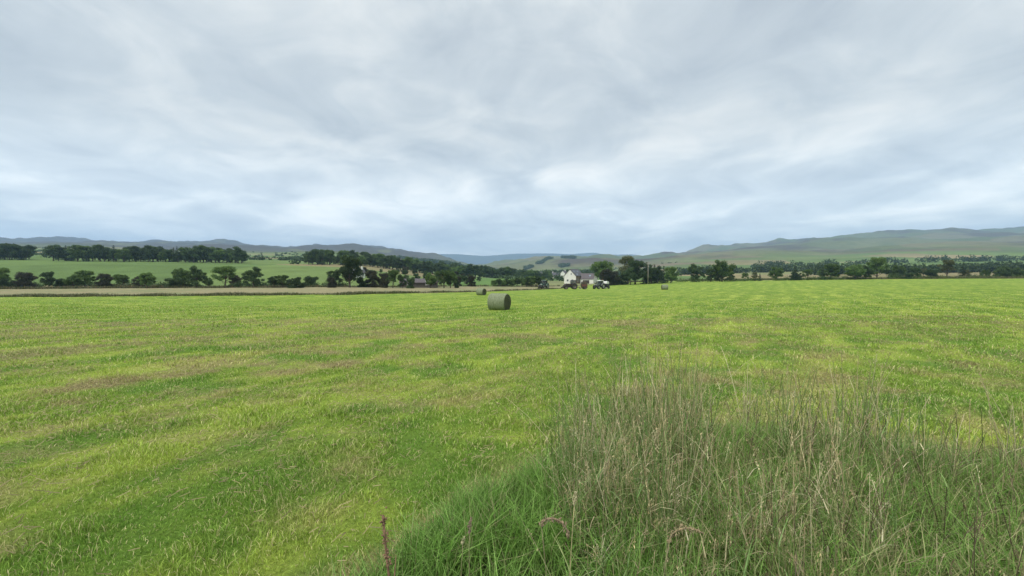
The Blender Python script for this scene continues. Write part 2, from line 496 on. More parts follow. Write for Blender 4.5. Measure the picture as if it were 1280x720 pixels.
xs = []; ys = []; hs = []; ws = []
for d0, d1, n, hh, ww in ((1.2, 4.5, 200000, .046, .0052), (4.5, 9, 210000, .052, .009), (9, 18, 130000, .06, .017), (18, 38, 110000, .065, .035), (38, 75, 60000, .05, .06)):
    x, y = wedge_points(d0, d1, n)
    xs.append(x); ys.append(y); hs.append(hh * rng.uniform(.5, 1.5, n)); ws.append(ww * rng.uniform(.6, 1.3, n))
x = np.concatenate(xs); y = np.concatenate(ys); h = np.concatenate(hs); w = np.concatenate(ws)
u, d = ud(x, y)
ok = (verge_mask(x, y) < .02) & (d < curve(E1U, E1D, u) - 1)
tuft = fbm(x / .5, y / .5, 141, 3)
ok &= rng.random(len(x)) < (.62 + .8 * smooth(.35, .6, tuft)) * (1 - smooth(30, 75, d))
x, y, h, w, tuft, d = x[ok], y[ok], h[ok], w[ok], tuft[ok], d[ok]
col = mown_albedo(x, y)
dry = rng.random(len(x))
col = lerp(col, [.52, .45, .24], (dry < .16) * .8)
col = lerp(col, [.34, .46, .10], (dry > .86) * .7)
col = col * (1.46 * rng.uniform(.66, 1.34, len(x)))[:, None]
h = h * (.75 + .75 * smooth(.4, .7, tuft))
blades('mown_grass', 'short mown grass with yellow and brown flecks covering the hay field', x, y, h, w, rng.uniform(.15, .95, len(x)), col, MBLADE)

# loose cut stalks lying on the field
n = 90000
x, y = wedge_points(2.3, 22, n); keep = (verge_mask(x, y) < -.05) & (fbm(x / .9, y / .8, 61, 5) > .45)
x, y = x[keep], y[keep]; n = len(x)
z = H(x, y) + rng.uniform(.012, .05, n); a = rng.uniform(0, math.pi, n); L = rng.uniform(.012, .045, n); wd = .0011 * (1 + y * .3)
dx, dy = np.cos(a) * L, np.sin(a) * L; px, py = -np.sin(a) * wd, np.cos(a) * wd
tz = rng.uniform(-.02, .02, n)
V = np.stack([np.stack([x-dx-px, y-dy-py, z-tz], -1), np.stack([x+dx-px, y+dy-py, z+tz], -1), np.stack([x+dx+px, y+dy+py, z+tz+.004], -1), np.stack([x-dx+px, y-dy+py, z-tz+.004], -1)], 1)
cc = np.array([.40, .33, .17]) * rng.uniform(.55, 1.15, n)[:, None]
me = np_mesh('cut_stalks', V.reshape(-1, 3), np.arange(4*n), np.full(n, 4), MBLADE, np.repeat(cc, 4, 0))
tag(link('cut_stalks', me), 'loose dry stalks left lying on the mown field', 'straw', kind='stuff')

# lush uncut verge
n = 330000
x, y = wedge_points(.5, 6.5, n, 1.4)
vm = verge_mask(x, y); keep = vm > 0
x, y, vm = x[keep], y[keep], vm[keep]; n = len(x)
clump = fbm(x / .22, y / .22, 151, 3)
keep = rng.random(n) < smooth(.3, .62, clump) + .15
x, y, vm, clump = x[keep], y[keep], vm[keep], clump[keep]; n = len(x)
h = (.16 + .20 * smooth(0, .7, vm)) * rng.uniform(.55, 1.35, n) * (.7 + .6 * clump)
base = np.zeros((n, 3)) + np.array([.155, .305, .050])
base = lerp(base, [.25, .41, .10], smooth(.35, .7, rng.random(n)))
base = lerp(base, [.42, .37, .20], (rng.random(n) < (.08 + .30 * smooth(.35, 1.0, (x - .12*y)))) * .8)
base *= rng.uniform(.6, 1.4, n)[:, None]
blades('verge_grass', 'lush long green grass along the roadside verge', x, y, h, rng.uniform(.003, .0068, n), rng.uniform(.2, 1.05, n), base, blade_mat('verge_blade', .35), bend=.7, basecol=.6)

# tall dry flowering grass: stems with feathery panicles
def tall_grass(name, label, x, y, h, cols, material, leaf=3, head=True):
    V = []; Fc = []; S = []; A = []
    n = len(x); z = H(x, y) - .02
    for i in range(n):
        hh = h[i]; la = rng.uniform(0, 2*math.pi); ln = rng.uniform(.03, .30) * hh * (2.2 if rng.random() < .12 else 1); bw = rng.uniform(.6, 2.4)
        c = cols[i]; d = math.hypot(x[i], y[i]); wd = .0014 + .00035 * d
        k = 6; t = np.linspace(0, 1, k)
        cx = x[i] + math.cos(la) * ln * t ** bw; cy = y[i] + math.sin(la) * ln * t ** bw; cz = z[i] + hh * (t - .06 * t ** 3 * bw)
        fa = rng.uniform(0, math.pi); ox, oy = math.cos(fa), math.sin(fa)
        for cr in (0, 1):                                  # two crossed ribbons make a stem with thickness from every side
            qx, qy = (ox, oy) if cr == 0 else (-oy, ox)
            b = len(V)
            for j in range(k):
                ww = wd * (1 - .5 * t[j])
                V.append((cx[j]-qx*ww, cy[j]-qy*ww, cz[j])); V.append((cx[j]+qx*ww, cy[j]+qy*ww, cz[j]))
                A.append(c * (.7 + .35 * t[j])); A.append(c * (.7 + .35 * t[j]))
            for j in range(k-1):
                Fc += [b+2*j, b+2*j+1, b+2*j+3, b+2*j+2]; S.append(4)
        if head and rng.random() < .8:
            hl = rng.uniform(.06, .15); m = int(rng.uniform(12, 26)); hc = c * rng.uniform(.8, 1.25) * np.array([1.05, .98, .90])
            dense = rng.random() < .35
            for q in range(m):
                s = rng.random(); p = np.array([cx[-1], cy[-1], cz[-1]]) - np.array([math.cos(la)*ln*.25*s, math.sin(la)*ln*.25*s, hl*s])
                r = (.006 if dense else .022) * (.35 + s); q1 = rng.normal(0, 1, 3); q1 /= np.linalg.norm(q1)
                e = p + np.array([q1[0]*r, q1[1]*r, abs(q1[2])*r*.6]); sz = rng.uniform(.003, .0075)
                dv = np.array([rng.normal(0, .4), rng.normal(0, .4), 1]) * sz; sv = rng.normal(0, 1, 3); sv = sv / np.linalg.norm(sv) * sz * .45
                b = len(V); V += [tuple(e-dv), tuple(e+sv), tuple(e+dv), tuple(e-sv)]; A += [hc]*4; Fc += [b, b+1, b+2, b+3]; S.append(4)
        for q in range(rng.poisson(leaf)):
            t0 = rng.uniform(.02, .6); j = t0 * (k-1); j0 = int(j); p = np.array([np.interp(t0, t, cx), np.interp(t0, t, cy), np.interp(t0, t, cz)])
            al = rng.uniform(0, 2*math.pi); ll = rng.uniform(.12, .38) * min(1, hh + .2); cu = rng.uniform(.2, 1.1); lw = rng.uniform(.0018, .0042)
            px, py = -math.sin(al)*lw, math.cos(al)*lw; b = len(V); lc = c * rng.uniform(.65, 1.2)
            for s in (0, .35, .7, 1.0):
                o = p + np.array([math.cos(al)*ll*.75*s, math.sin(al)*ll*.75*s, ll*(.75*s - cu*s*s*.8)]); f = (1 - s*.92)
                V += [(o[0]-px*f, o[1]-py*f, o[2]), (o[0]+px*f, o[1]+py*f, o[2])]; A += [lc, lc]
            for s in range(3): Fc += [b+2*s, b+2*s+1, b+2*s+3, b+2*s+2]; S.append(4)
    me = np_mesh(name, np.array(V), np.array(Fc), np.array(S), material, np.array(A))
    return tag(link(name, me), label, 'grass', kind='stuff')

def clump_points(n):
    X = []; Y = []
    while len(X) < n:
        d = rng.uniform(1.9, 5.6); uu = rng.uniform(640, 1330)
        x = (uu - CX) / F * d
        if verge_mask(np.array(x), np.array(d)) < .02: continue
        edge = np.interp(d, [1.9, 2.4, 2.9, 3.4, 4.0, 5.6], [748, 736, 716, 704, 700, 706]) + 26 * (fbm(np.array(d / .3), np.array(uu / 90.), 179, 2) - .5)
        p = smooth(edge - 34, edge + 26, uu) * (1 - (.52 + .46 * smooth(.42, .58, fbm(np.array(x/.9), np.array(d/.9), 177, 2))) * smooth(846, 905, uu))
        if d < 2.6: p *= .55
        p *= .25 + .9 * smooth(.35, .65, fbm(np.array(x/.3), np.array(d/.3), 161, 2))
        if rng.random() < p: X.append(x); Y.append(d)
    return np.array(X), np.array(Y)

MTALL = blade_mat('dry_grass_stem', .25)
x, y = clump_points(2500)
pal = np.array([[.55, .48, .27], [.64, .57, .35], [.36, .41, .17], [.22, .36, .11], [.46, .37, .23], [.20, .30, .10], [.17, .26, .08], [.72, .66, .43], [.15, .23, .06], [.30, .26, .14], [.22, .31, .10]])
cols = pal[rng.integers(0, 11, len(x))] * rng.uniform(.8, 1.2, len(x))[:, None]
h = (.40 + .62 * rng.random(len(x)) ** 1.5) * np.interp(y, [1.9, 3, 4, 5.6], [.62, .85, 1.05, 1.15]) * (.75 + .5 * fbm(x / .35, y / .35, 165, 2)) * np.interp(x / y, [.15, .25, .36, .5], [1.0, 1.02, 1.14, .95])
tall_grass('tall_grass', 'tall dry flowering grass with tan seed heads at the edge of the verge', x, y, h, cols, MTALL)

# scattered dark seed heads across the verge to the right, and a few on the left
n = 130
d = rng.uniform(1.9, 4.3, n); uu = rng.uniform(850, 1400, n); x = (uu-CX)/F*d
k = verge_mask(x, d) > 0
x, y = x[k], d[k]
cols = np.array([[.14, .11, .07]]) * rng.uniform(.7, 1.6, len(x))[:, None]
tall_grass('sparse_grass', 'scattered dark seed heads standing in the verge grass', x, y, rng.uniform(.4, .75, len(x)), cols, MTALL, leaf=1)

# ------------------------------------------------------------------ individual stalks close to the lens
def seed_stalk(name, u, d, vtop, lean, head_len, head_w, colour, label, droop=0.0, stem_r=.0022, scol=(.26, .21, .12)):
    x0, y0, z0 = G(u, d)
    ztop = ZC - (vtop - HY) / F * d
    hgt = ztop - z0
    r = thing(name, label, 'grass stalk', (x0, y0, z0), 0)
    pts = [(lean * t ** 1.6, .02 * t, hgt * t) for t in np.linspace(0, 1, 8)]
    st = MB().tube(pts, [stem_r * (1 - .4 * t) for t in np.linspace(0, 1, 8)], 6).build('stem', simple('stalk_stem', scol, .8, 0, .3, 60), r)
    hb = MB(); base = np.array(pts[-1]); rr = random.Random(int(u))
    path = []
    for t in np.linspace(0, 1, 12):
        ang = droop * t
        path.append(base + np.array([head_len * (math.sin(ang) * t), 0, head_len * t * math.cos(ang)]))
    for i in range(int(90 * head_len / .1)):
        t = rr.random(); k = t * 11; p = path[int(k)] + (path[min(int(k)+1, 11)] - path[int(k)]) * (k - int(k))
        wv = head_w * math.sin(math.pi * min(max(t * .9 + .08, 0), 1)) ** .7
        q = np.array([rr.gauss(0, 1), rr.gauss(0, 1), rr.gauss(0, .6)]); q = q / np.linalg.norm(q) * wv * rr.random() ** .5
        c = p + q; s = rr.uniform(.0035, .008)
        a = np.array([rr.gauss(0, .4), rr.gauss(0, .4), 1.0]) * s; b = np.cross(a, [rr.random()-.5, rr.random()-.5, .1]); b = b / (np.linalg.norm(b)+1e-9) * s * .45; cc = np.cross(a, b); cc = cc/(np.linalg.norm(cc)+1e-9)*s*.35
        hb.add([c-a, c+b, c-b, c+cc, c-cc, c+a], [(0,1,3),(0,3,2),(0,2,4),(0,4,1),(5,3,1),(5,2,3),(5,4,2),(5,1,4)])
    hb.tube([path[i] for i in range(12)], [head_w*.18]*12, 5)
    hb.build('seed_head', simple('seed_head', colour, .9, 0, .35, 80), r)
    return r

seed_stalk('seed_stalk', 694, 1.75, 668, -.05, .12, .020, (.30, .22, .14), 'drooping tan feathery grass head low in the verge left of the tall clump', 2.0)
seed_stalk('seed_stalk', 815, 1.6, 690, .08, .13, .017, (.32, .25, .14), 'bent straw coloured grass head at the bottom right of the tall clump', 1.3)
seed_stalk('seed_stalk', 585, 2.1, 676, .0, .075, .011, (.27, .19, .14), 'small pinkish brown seed head standing alone in the lush green verge', .15)
seed_stalk('seed_stalk', 571, 2.0, 690, .02, .03, .010, (.42, .38, .22), 'tiny pale seed head just left of the pinkish one', .2)
seed_stalk('seed_stalk', 712, 2.1, 640, .03, .07, .010, (.50, .44, .26), 'slim pale seed head on a long straw stem in front of the tall clump', .1, .003, (.42, .36, .18))
for i, (u_, v_) in enumerate(((756, 598), (760, 592), (769, 604), (733, 612))):
    seed_stalk('seed_stalk', u_, 2.6 + .1*i, v_, .01, .075, .009, (.42, .37, .21),
               ('pale oat-like seed head, left of the pair in the dark gap of the clump', 'tallest pale seed head of the pair in the dark gap of the clump',
                'pale seed head on the right side of the dark gap in the clump', 'pale seed head on the left flank of the tall clump')[i], .1, .002)
# thick dead dock stalk at the lower left
x0, y0, z0 = G(481, 1.62)
r = thing('dock_stalk', 'ragged dead reddish brown dock stalk at the lower left of the verge', 'plant stalk', (x0, y0, z0))
zt = ZC - (650 - HY) / F * 1.62 - z0
dk = simple('dead_dock', (.24, .145, .085), .9, 0, .45, 40)
pts = [(.014, 0, 0), (.016, 0, .25*zt), (.008, .003, .5*zt), (.010, 0, .66*zt), (-.006, .002, .84*zt), (-.016, 0, zt)]
sb = MB().tube(pts, [.0050, .0048, .0046, .0042, .0038, .0022], 8)
sb.tube([(.009, 0, .6*zt), (.022, .004, .70*zt), (.030, .006, .82*zt)], [.004, .003, .0016], 6); sb.tube([(.012, 0, .5*zt), (-.012, .003, .56*zt), (-.022, .004, .60*zt)], [.0035, .0028, .0015], 6)
sb.build('stem', dk, r)
hb = MB()
for k in range(190):
    t = (.52, .62, .70, .80, .90, .98)[k % 6] + rng.normal(0, .018); p = np.array([np.interp(t, [0, .25, .5, .7, .88, 1], [q[0] for q in pts]), 0, t*zt]); a = rng.uniform(0, 6.28)
    c = p + np.array([math.cos(a), math.sin(a), .3]) * rng.uniform(.003, .014); s = rng.uniform(.002, .0055)
    hb.add([c+(0, 0, -s), c+(s, 0, 0), c+(0, s, 0), c+(-s, 0, 0), c+(0, -s, 0), c+(0, 0, s)], [(0,2,1),(0,3,2),(0,4,3),(0,1,4),(5,1,2),(5,2,3),(5,3,4),(5,4,1)])
hb.tube(pts[2:], [.0045] * 4, 6)
hb.build('seed_cluster', dk, r)

# ------------------------------------------------------------------ trees
BARK = simple('bark', (.10, .08, .06), .95, 0, .4, 3)
LEAF = {
 'green':  leaf_mat('leaf_green', (.050, .108, .030), (.19, .275, .078)),
 'dark':   leaf_mat('leaf_dark', (.036, .070, .029), (.118, .172, .066)),
 'olive':  leaf_mat('leaf_olive', (.075, .090, .034), (.19, .20, .080)),
 'copper': leaf_mat('leaf_copper', (.045, .048, .032), (.11, .108, .068)),
 'conifer': leaf_mat('leaf_conifer', (.026, .050, .028), (.070, .105, .052)),
}

def leaf_cloud(centres, radii, per, size, r):
    """leaf quads spread through clumps; denser near each clump's shell"""
    V = []; n = 0
    for c, rad in zip(centres, radii):
        m = int(per * rad[0] * rad[1])
        p = r.normal(0, 1, (m, 3)); p /= np.linalg.norm(p, axis=1)[:, None]
        p *= (r.random(m) ** .45)[:, None]; p = p * np.array(rad) * (1 + .25 * r.normal(0, 1, (m, 1)) * .5) + np.array(c)
        a = r.normal(0, 1, (m, 3)); a /= np.linalg.norm(a, axis=1)[:, None]
        b = np.cross(a, r.normal(0, 1, (m, 3))); b /= np.linalg.norm(b, axis=1)[:, None] + 1e-9
        s = (size * r.uniform(.55, 1.3, m))[:, None]
        V.append(np.stack([p - a*s, p + b*s*.55, p + a*s, p - b*s*.55], 1))
    V = np.concatenate(V).reshape(-1, 3)
    return V

def broad_tree(seed, height, width, trunk_frac, lumps, per, size, gap=.2, skirt=False):
    """trunk and limb shapes, crown leaf vertices"""
    r = np.random.default_rng(seed); t = MB()
    base_r = height * .028
    top = np.array([r.normal(0, .03) * height, r.normal(0, .03) * height, height * .62])
    th = [np.array([0, 0, -.3]), np.array([0, 0, height * .08]), top * np.array([.4, .4, .45]), top]
    t.tube(th, [base_r * 1.5, base_r, base_r * .75, base_r * .25], 8)
    cs = []; rs = []
    for k in range(lumps):
        f = (k + .5) / lumps
        zf = trunk_frac + (1 - trunk_frac) * r.uniform(.08, .93)
        prof = math.sin(math.pi * min(1, .16 + .80 * ((zf - trunk_frac) / (1 - trunk_frac)))) ** .65
        a = 2 * math.pi * (k * .618 + r.uniform(-.08, .08)); rad = width * .5 * prof * r.uniform(.35, .98)
        c = np.array([math.cos(a) * rad, math.sin(a) * rad, zf * height])
        cr = width * r.uniform(.085, .19)
        cs.append(c); rs.append((cr, cr, cr * r.uniform(.6, .85)))
        if k % 2 == 0:
            s = th[1] + (top - th[1]) * min(1, max(.1, (zf - .25)))
            m = (s + c) / 2 + np.array([0, 0, -.04 * height])
            t.tube([s, m, c], [base_r * .38, base_r * .22, base_r * .06], 5)
    cs.append(np.array([0, 0, height * (trunk_frac + (1 - trunk_frac) * .55)])); rs.append((width * .24, width * .24, height * .22))
    if skirt:
        for k in range(5):
            a = r.uniform(0, 6.28); cs.append(np.array([math.cos(a) * width * .3, math.sin(a) * width * .3, height * .13])); rs.append((width * .18, width * .18, height * .13))
    return t, leaf_cloud(cs, rs, per, size, r)

def conifer_tree(seed, height, width, size, per):
    r = np.random.default_rng(seed); t = MB()
    t.tube([(0, 0, -.3), (0, 0, height * .5), (0, 0, height * .97)], [height * .02, height * .012, .02], 7)
    V = []
    tiers = 13
    for k in range(tiers):
        f = k / (tiers - 1); z = height * (.08 + .88 * f); rad = width * .5 * (1 - f) ** .85 * r.uniform(.82, 1.12) + .15
        m = max(5, int(9 * (1 - f * .5)))
        for q in range(m):
            a = 2 * math.pi * (q + r.random() * .7) / m; L = rad * r.uniform(.75, 1.1)
            n = int(per * L) + 5; s = r.random(n) ** .7
            p = np.stack([np.cos(a) * L * s, np.sin(a) * L * s, z - L * .28 * s + r.normal(0, .12, n)], -1) + r.normal(0, .16, (n, 3)) * np.array([1, 1, .4])
            aa = r.normal(0, 1, (n, 3)) + np.array([math.cos(a), math.sin(a), -.3]); aa /= np.linalg.norm(aa, axis=1)[:, None]
            bb = np.cross(aa, r.normal(0, 1, (n, 3))); bb /= np.linalg.norm(bb, axis=1)[:, None]
            ss = (size * r.uniform(.6, 1.3, n))[:, None]
            V.append(np.stack([p - aa*ss, p + bb*ss*.4, p + aa*ss, p - bb*ss*.4], 1))
    return t, np.concatenate(V).reshape(-1, 3)

def leaf_mesh(name, V, m):
    n = len(V) // 4
    return np_mesh(name, V, np.arange(4 * n), np.full(n, 4), m)

PROTO = {}
def proto_tree(key, tv, m):
    """a thing with trunk and crown, kept unlinked until placed"""
    t, V = tv
    r = bpy.data.objects.new('tree', None)
    me_c = leaf_mesh('crown', V, m)
    tm = bpy.data.meshes.new('trunk'); tm.from_pydata([tuple(map(float, p)) for p in t.v], [], t.f); tm.materials.append(BARK)
    tm.polygons.foreach_set('use_smooth', [True] * len(t.f)); tm.update()
    # one joined mesh for places where trunk and crown are a pixel or two
    nv = len(t.v)
    flat = [i for f in t.f for i in f]; sizes = [len(f) for f in t.f]
    nq = len(V) // 4
    me_j = np_mesh('tree', np.concatenate([np.array([tuple(map(float, p)) for p in t.v]), V]), np.concatenate([flat, np.arange(4*nq) + nv]),
                   np.concatenate([sizes, np.full(nq, 4)]), None, mats=[BARK, m], mat_idx=np.concatenate([np.zeros(len(sizes)), np.ones(nq)]))
    PROTO[key] = (tm, me_c, me_j)

# unit-size trees: height 10 m, scaled on placing
for k in range(4): proto_tree(('broad', k), broad_tree(200+k, 10, 8.5, .2, 36, 360, .17), LEAF['green'])
for k in range(4): proto_tree(('dark', k), broad_tree(210+k, 10, 8.0, .14, 34, 360, .17), LEAF['dark'])
for k in range(2): proto_tree(('copper', k), broad_tree(220+k, 10, 9.5, .08, 32, 330, .17, skirt=True), LEAF['copper'])
for k in range(2): proto_tree(('wispy', k), broad_tree(230+k, 10, 7.5, .34, 22, 240, .17), LEAF['olive'])
for k in range(2): proto_tree(('conifer', k), conifer_tree(240+k, 10, 5.0, .20, 22), LEAF['conifer'])
for k in range(3): proto_tree(('bush', k), broad_tree(250+k, 5, 7.0, .04, 18, 380, .17, skirt=True), LEAF['dark'])
for k in range(2): proto_tree(('open', k), broad_tree(260+k, 10, 8.5, .34, 24, 300, .17), LEAF['green'])

def tree(kind, k, u, d, vtop, label, group=None, name='tree', wide=1.0, joined=False, vbase=None, cat='tree'):
    """a tree at photo column u and distance d whose top reaches photo row vtop"""
    x, y, z = G(u, d)
    ztop = ZC - (vtop - HY) / F * d
    unit = 5.0 if kind == 'bush' else 10.0
    s = max((ztop - z) / unit / .97, .12)
    tm, mc, mj = PROTO[(kind, k)]
    rz = rng.uniform(0, 6.28)
    if joined:
        o = link(name, mj); o.location = (x, y, z - .15); o.rotation_euler = (0, 0, rz); o.scale = (s*wide, s*wide, s)
        return tag(o, label, cat, group)
    o = thing(name, label, cat, (x, y, z - .1), rz, group); o.scale = (s*wide, s*wide, s)
    link('trunk', tm, o); link('crown', mc, o)
    return o

# --- right of the farmhouse, middle distance
tree('open', 0, 752, 205, 325, 'tall leafy tree with gaps of sky, behind the small white baler', name='broadleaf_tree', wide=1.0)
tree('copper', 0, 757, 196, 337, 'dark purplish bush at the foot of the tall tree beside the white cottage', name='bush', wide=1.0, cat='bush')
tree('copper', 1, 766, 200, 339, 'dull brownish bush right of the purplish one', name='bush', cat='bush')
tree('bush', 0, 776, 205, 341, 'low dark hedge bush between the two tall trees', name='bush', cat='bush')
tree('wispy', 0, 785, 215, 320.5, 'pale olive thin-topped tree rising behind the big dark round tree', name='ash_tree', wide=1.05)
tree('dark', 0, 794, 200, 324.5, 'big dark rounded tree left of the slim utility pole', name='broadleaf_tree', wide=1.15)
tree('dark', 1, 788, 197, 334, 'smaller dark tree under the left side of the big round tree', name='broadleaf_tree')
tree('conifer', 0, 808, 203, 328, 'pointed dark spruce just behind the slim utility pole', name='conifer', wide=1.2)
tree('dark', 2, 814, 200, 331, 'dark bushy tree right of the slim utility pole', name='broadleaf_tree', wide=1.1)
tree('conifer', 1, 818, 204, 331, 'dark spruce between two bushy trees near the pole', name='conifer', wide=1.2)
tree('dark', 3, 822, 198, 333, 'dark rounded tree left of the lone small conifer', name='broadleaf_tree')
tree('conifer', 0, 829.5, 195, 332.5, 'lone small conifer with a sharp tip, near the far bale', name='conifer', wide=1.35)
tree('broad', 0, 838.5, 190, 333.5, 'green tree right of the lone small conifer', name='broadleaf_tree')

# --- hedge row of small trees in the middle of the valley floor
hedge_tops = [350, 348.5, 349, 348, 348.5, 347.5, 347, 346.5, 345.2, 344.2, 345]
for i, vt in enumerate(hedge_tops):
    tree('dark' if i % 2 else 'broad', i % 4, 617 + i * 5.9, 165 + 1.2 * i, vt, 'small round-headed tree in the straight hedge row on the valley floor',
         'row of small trees on the valley floor', name='hedge_tree', wide=1.25)

# --- trees at the edge of the stubble field, left of centre
left_trees = [
 ('dark', 0, 437, 118, 319, 1.0, 'tall dark tree at the left end of the group beyond the stubble'),
 ('bush', 1, 452, 122, 347, .9, 'low dark bush beside the tall tree left of the stubble'),
 ('copper', 0, 466, 124, 338, 1.0, 'brownish tree in the group beyond the stubble'),
 ('copper', 1, 479, 124, 341, .8, 'dark brown rounded bush right of the brownish tree'),
 ('open', 1, 491, 128, 337.5, .9, 'tree on a thin bare trunk with open meadow beneath its crown'),
 ('dark', 2, 503, 128, 343, .8, 'small dark tree right of the bare-trunked one'),
 ('bush', 2, 513, 126, 347, .6, 'small rounded green bush by the low dark shed'),
 ('broad', 1, 538, 132, 340, .95, 'rounded green tree left of the widest tree at the edge of the stubble'),
 ('open', 0, 555, 134, 336.5, 1.05, 'widest tree of the group at the edge of the stubble, with gaps under it'),
 ('broad', 2, 563, 135, 337.5, .8, 'green tree at the right end of the group beyond the stubble'),
 ('bush', 0, 571, 135, 348, .35, 'small narrow shrub at the right end of the group'),
]
for kd, k, u_, d_, vt, wd, lab in left_trees:
    b = kd == 'bush' or 'bush' in lab or 'shrub' in lab
    tree(kd, k, u_, d_, vt, lab, name='bush' if b else 'broadleaf_tree', wide=wd, cat='bush' if b else 'tree')

# --- the line of trees goes on past both ends
for i in range(30):
    uu = 424 - i * 15.5 + rng.uniform(-9, 9); kd, k = (('dark', i % 4), ('broad', i % 4), ('copper', i % 2), ('open', i % 2), ('bush', i % 3))[rng.integers(0, 5)]
    hgt = rng.uniform(2.4, 6.0) * (.6 if kd == 'bush' else 1) * (1.35 if rng.random() < .15 else 1); d_ = rng.uniform(115, 130); x, y, z = G(uu, d_)
    tree(kd, k, uu, d_, HY - (z + hgt - ZC) / d_ * F, 'tree in the broken line along the stubble, left of the tall dark tree', 'trees along the far side of the stubble', name='stubble_edge_tree', wide=rng.uniform(.9, 1.2))
for i in range(38):
    uu = 848 + i * 12.5 + rng.uniform(-11, 11); kd, k = (('dark', i % 4), ('broad', i % 4), ('conifer', i % 2), ('open', i % 2), ('bush', i % 3), ('wispy', i % 2))[rng.integers(0, 6)]
    d_ = float(np.interp(uu, [842, 1300], [200, 172])) + rng.uniform(2, 14); hgt = rng.uniform(3.0, 9.0) * (.55 if kd == 'bush' else 1) * float(.55 + .9 * fbm(np.array(uu / 60.), np.array(3.3), 193, 2)); x, y, z = G(uu, d_)
    tree(kd, k, uu, d_, HY - (z + hgt - ZC) / d_ * F, 'tree in the dark tree line right of the far round bale', 'trees along the top of the field on the right', name='field_edge_tree', wide=rng.uniform(.95, 1.25))

# --- woods across the slopes: each tree an object, sharing mesh data
kinds = [('dark', i) for i in range(4)] + [('broad', i) for i in range(4)] + [('conifer', 0), ('dark', 0), ('dark', 1)]
n_w = 0
for u_ in np.arange(-60, 690, 5.6):
    for row in range(2):
        uu = u_ + rng.uniform(-2.5, 2.5)
        if uu < 430: d_ = np.interp(uu, [-60, 440], [285, 305]) + row * 22 + rng.uniform(-6, 6)
        else: d_ = np.interp(uu, [430, 690], [310, 390]) + row * 25 + rng.uniform(-8, 8)
        hgt = rng.uniform(6.5, 11.0) * (1.0 if uu < 600 else .95)
        if uu > 640: hgt *= .75
        if uu < 430 and fbm(np.array(uu / 40.), np.array(.5), 190, 2) < .36: continue
        if 600 < uu < 606: hgt *= .6
        x, y, z = G(uu, d_); vt = HY - (z + hgt - ZC) / d_ * F
        kd, k = kinds[rng.integers(0, len(kinds))]
        tree(kd, k, uu, d_, vt, 'dark tree in the dense wood running across the left and middle slopes', 'trees of the dense wood across the slopes', name='woodland_tree', wide=rng.uniform(.95, 1.35), joined=True)
        n_w += 1
# mid-slope scatter behind the left group
for i in range(26):
    uu = rng.uniform(444, 600); d_ = rng.uniform(150, 260); hgt = rng.uniform(2.2, 4.6)
    x, y, z = G(uu, d_); vt = HY - (z + hgt - ZC) / d_ * F
    tree('dark' if i % 3 else 'copper', i % 2, uu, d_, vt, 'small tree scattered on the slope below the dense wood', 'small trees below the dense wood', name='slope_tree', joined=True, wide=1.1)

# low hedges joining the tree lines on either side
def hedge(name, label, u0, u1, dfun, hgt, m, seed):
    r = np.random.default_rng(seed); us = np.arange(u0, u1, 2.2); cs = []; rs = []
    for q in us:
        if fbm(np.array(q / 26.), np.array(seed * .1), seed, 2) < .34: continue
        d_ = dfun(q) + r.uniform(-1.5, 1.5); x, y, z = G(q, d_); hh = hgt * r.uniform(.55, 1.25)
        cs.append(np.array([x, y, z + hh * .42])); rs.append((r.uniform(.6, 1.1), r.uniform(.6, 1.1), hh * .5))
    o = link(name, leaf_mesh(name, leaf_cloud(cs, rs, 130, .16, r), m)); return tag(o, label, 'hedge')
hedge('hedge', 'long low broken hedge running under the trees beyond the stubble field on the left', -180, 432, lambda q: 127, 1.7, LEAF['dark'], 301)
hedge('hedge', 'long low hedge under the tree line along the top of the field on the right', 846, 1400, lambda q: float(np.interp(q, [842, 1300], [206, 178])), 1.9, LEAF['green'], 302)

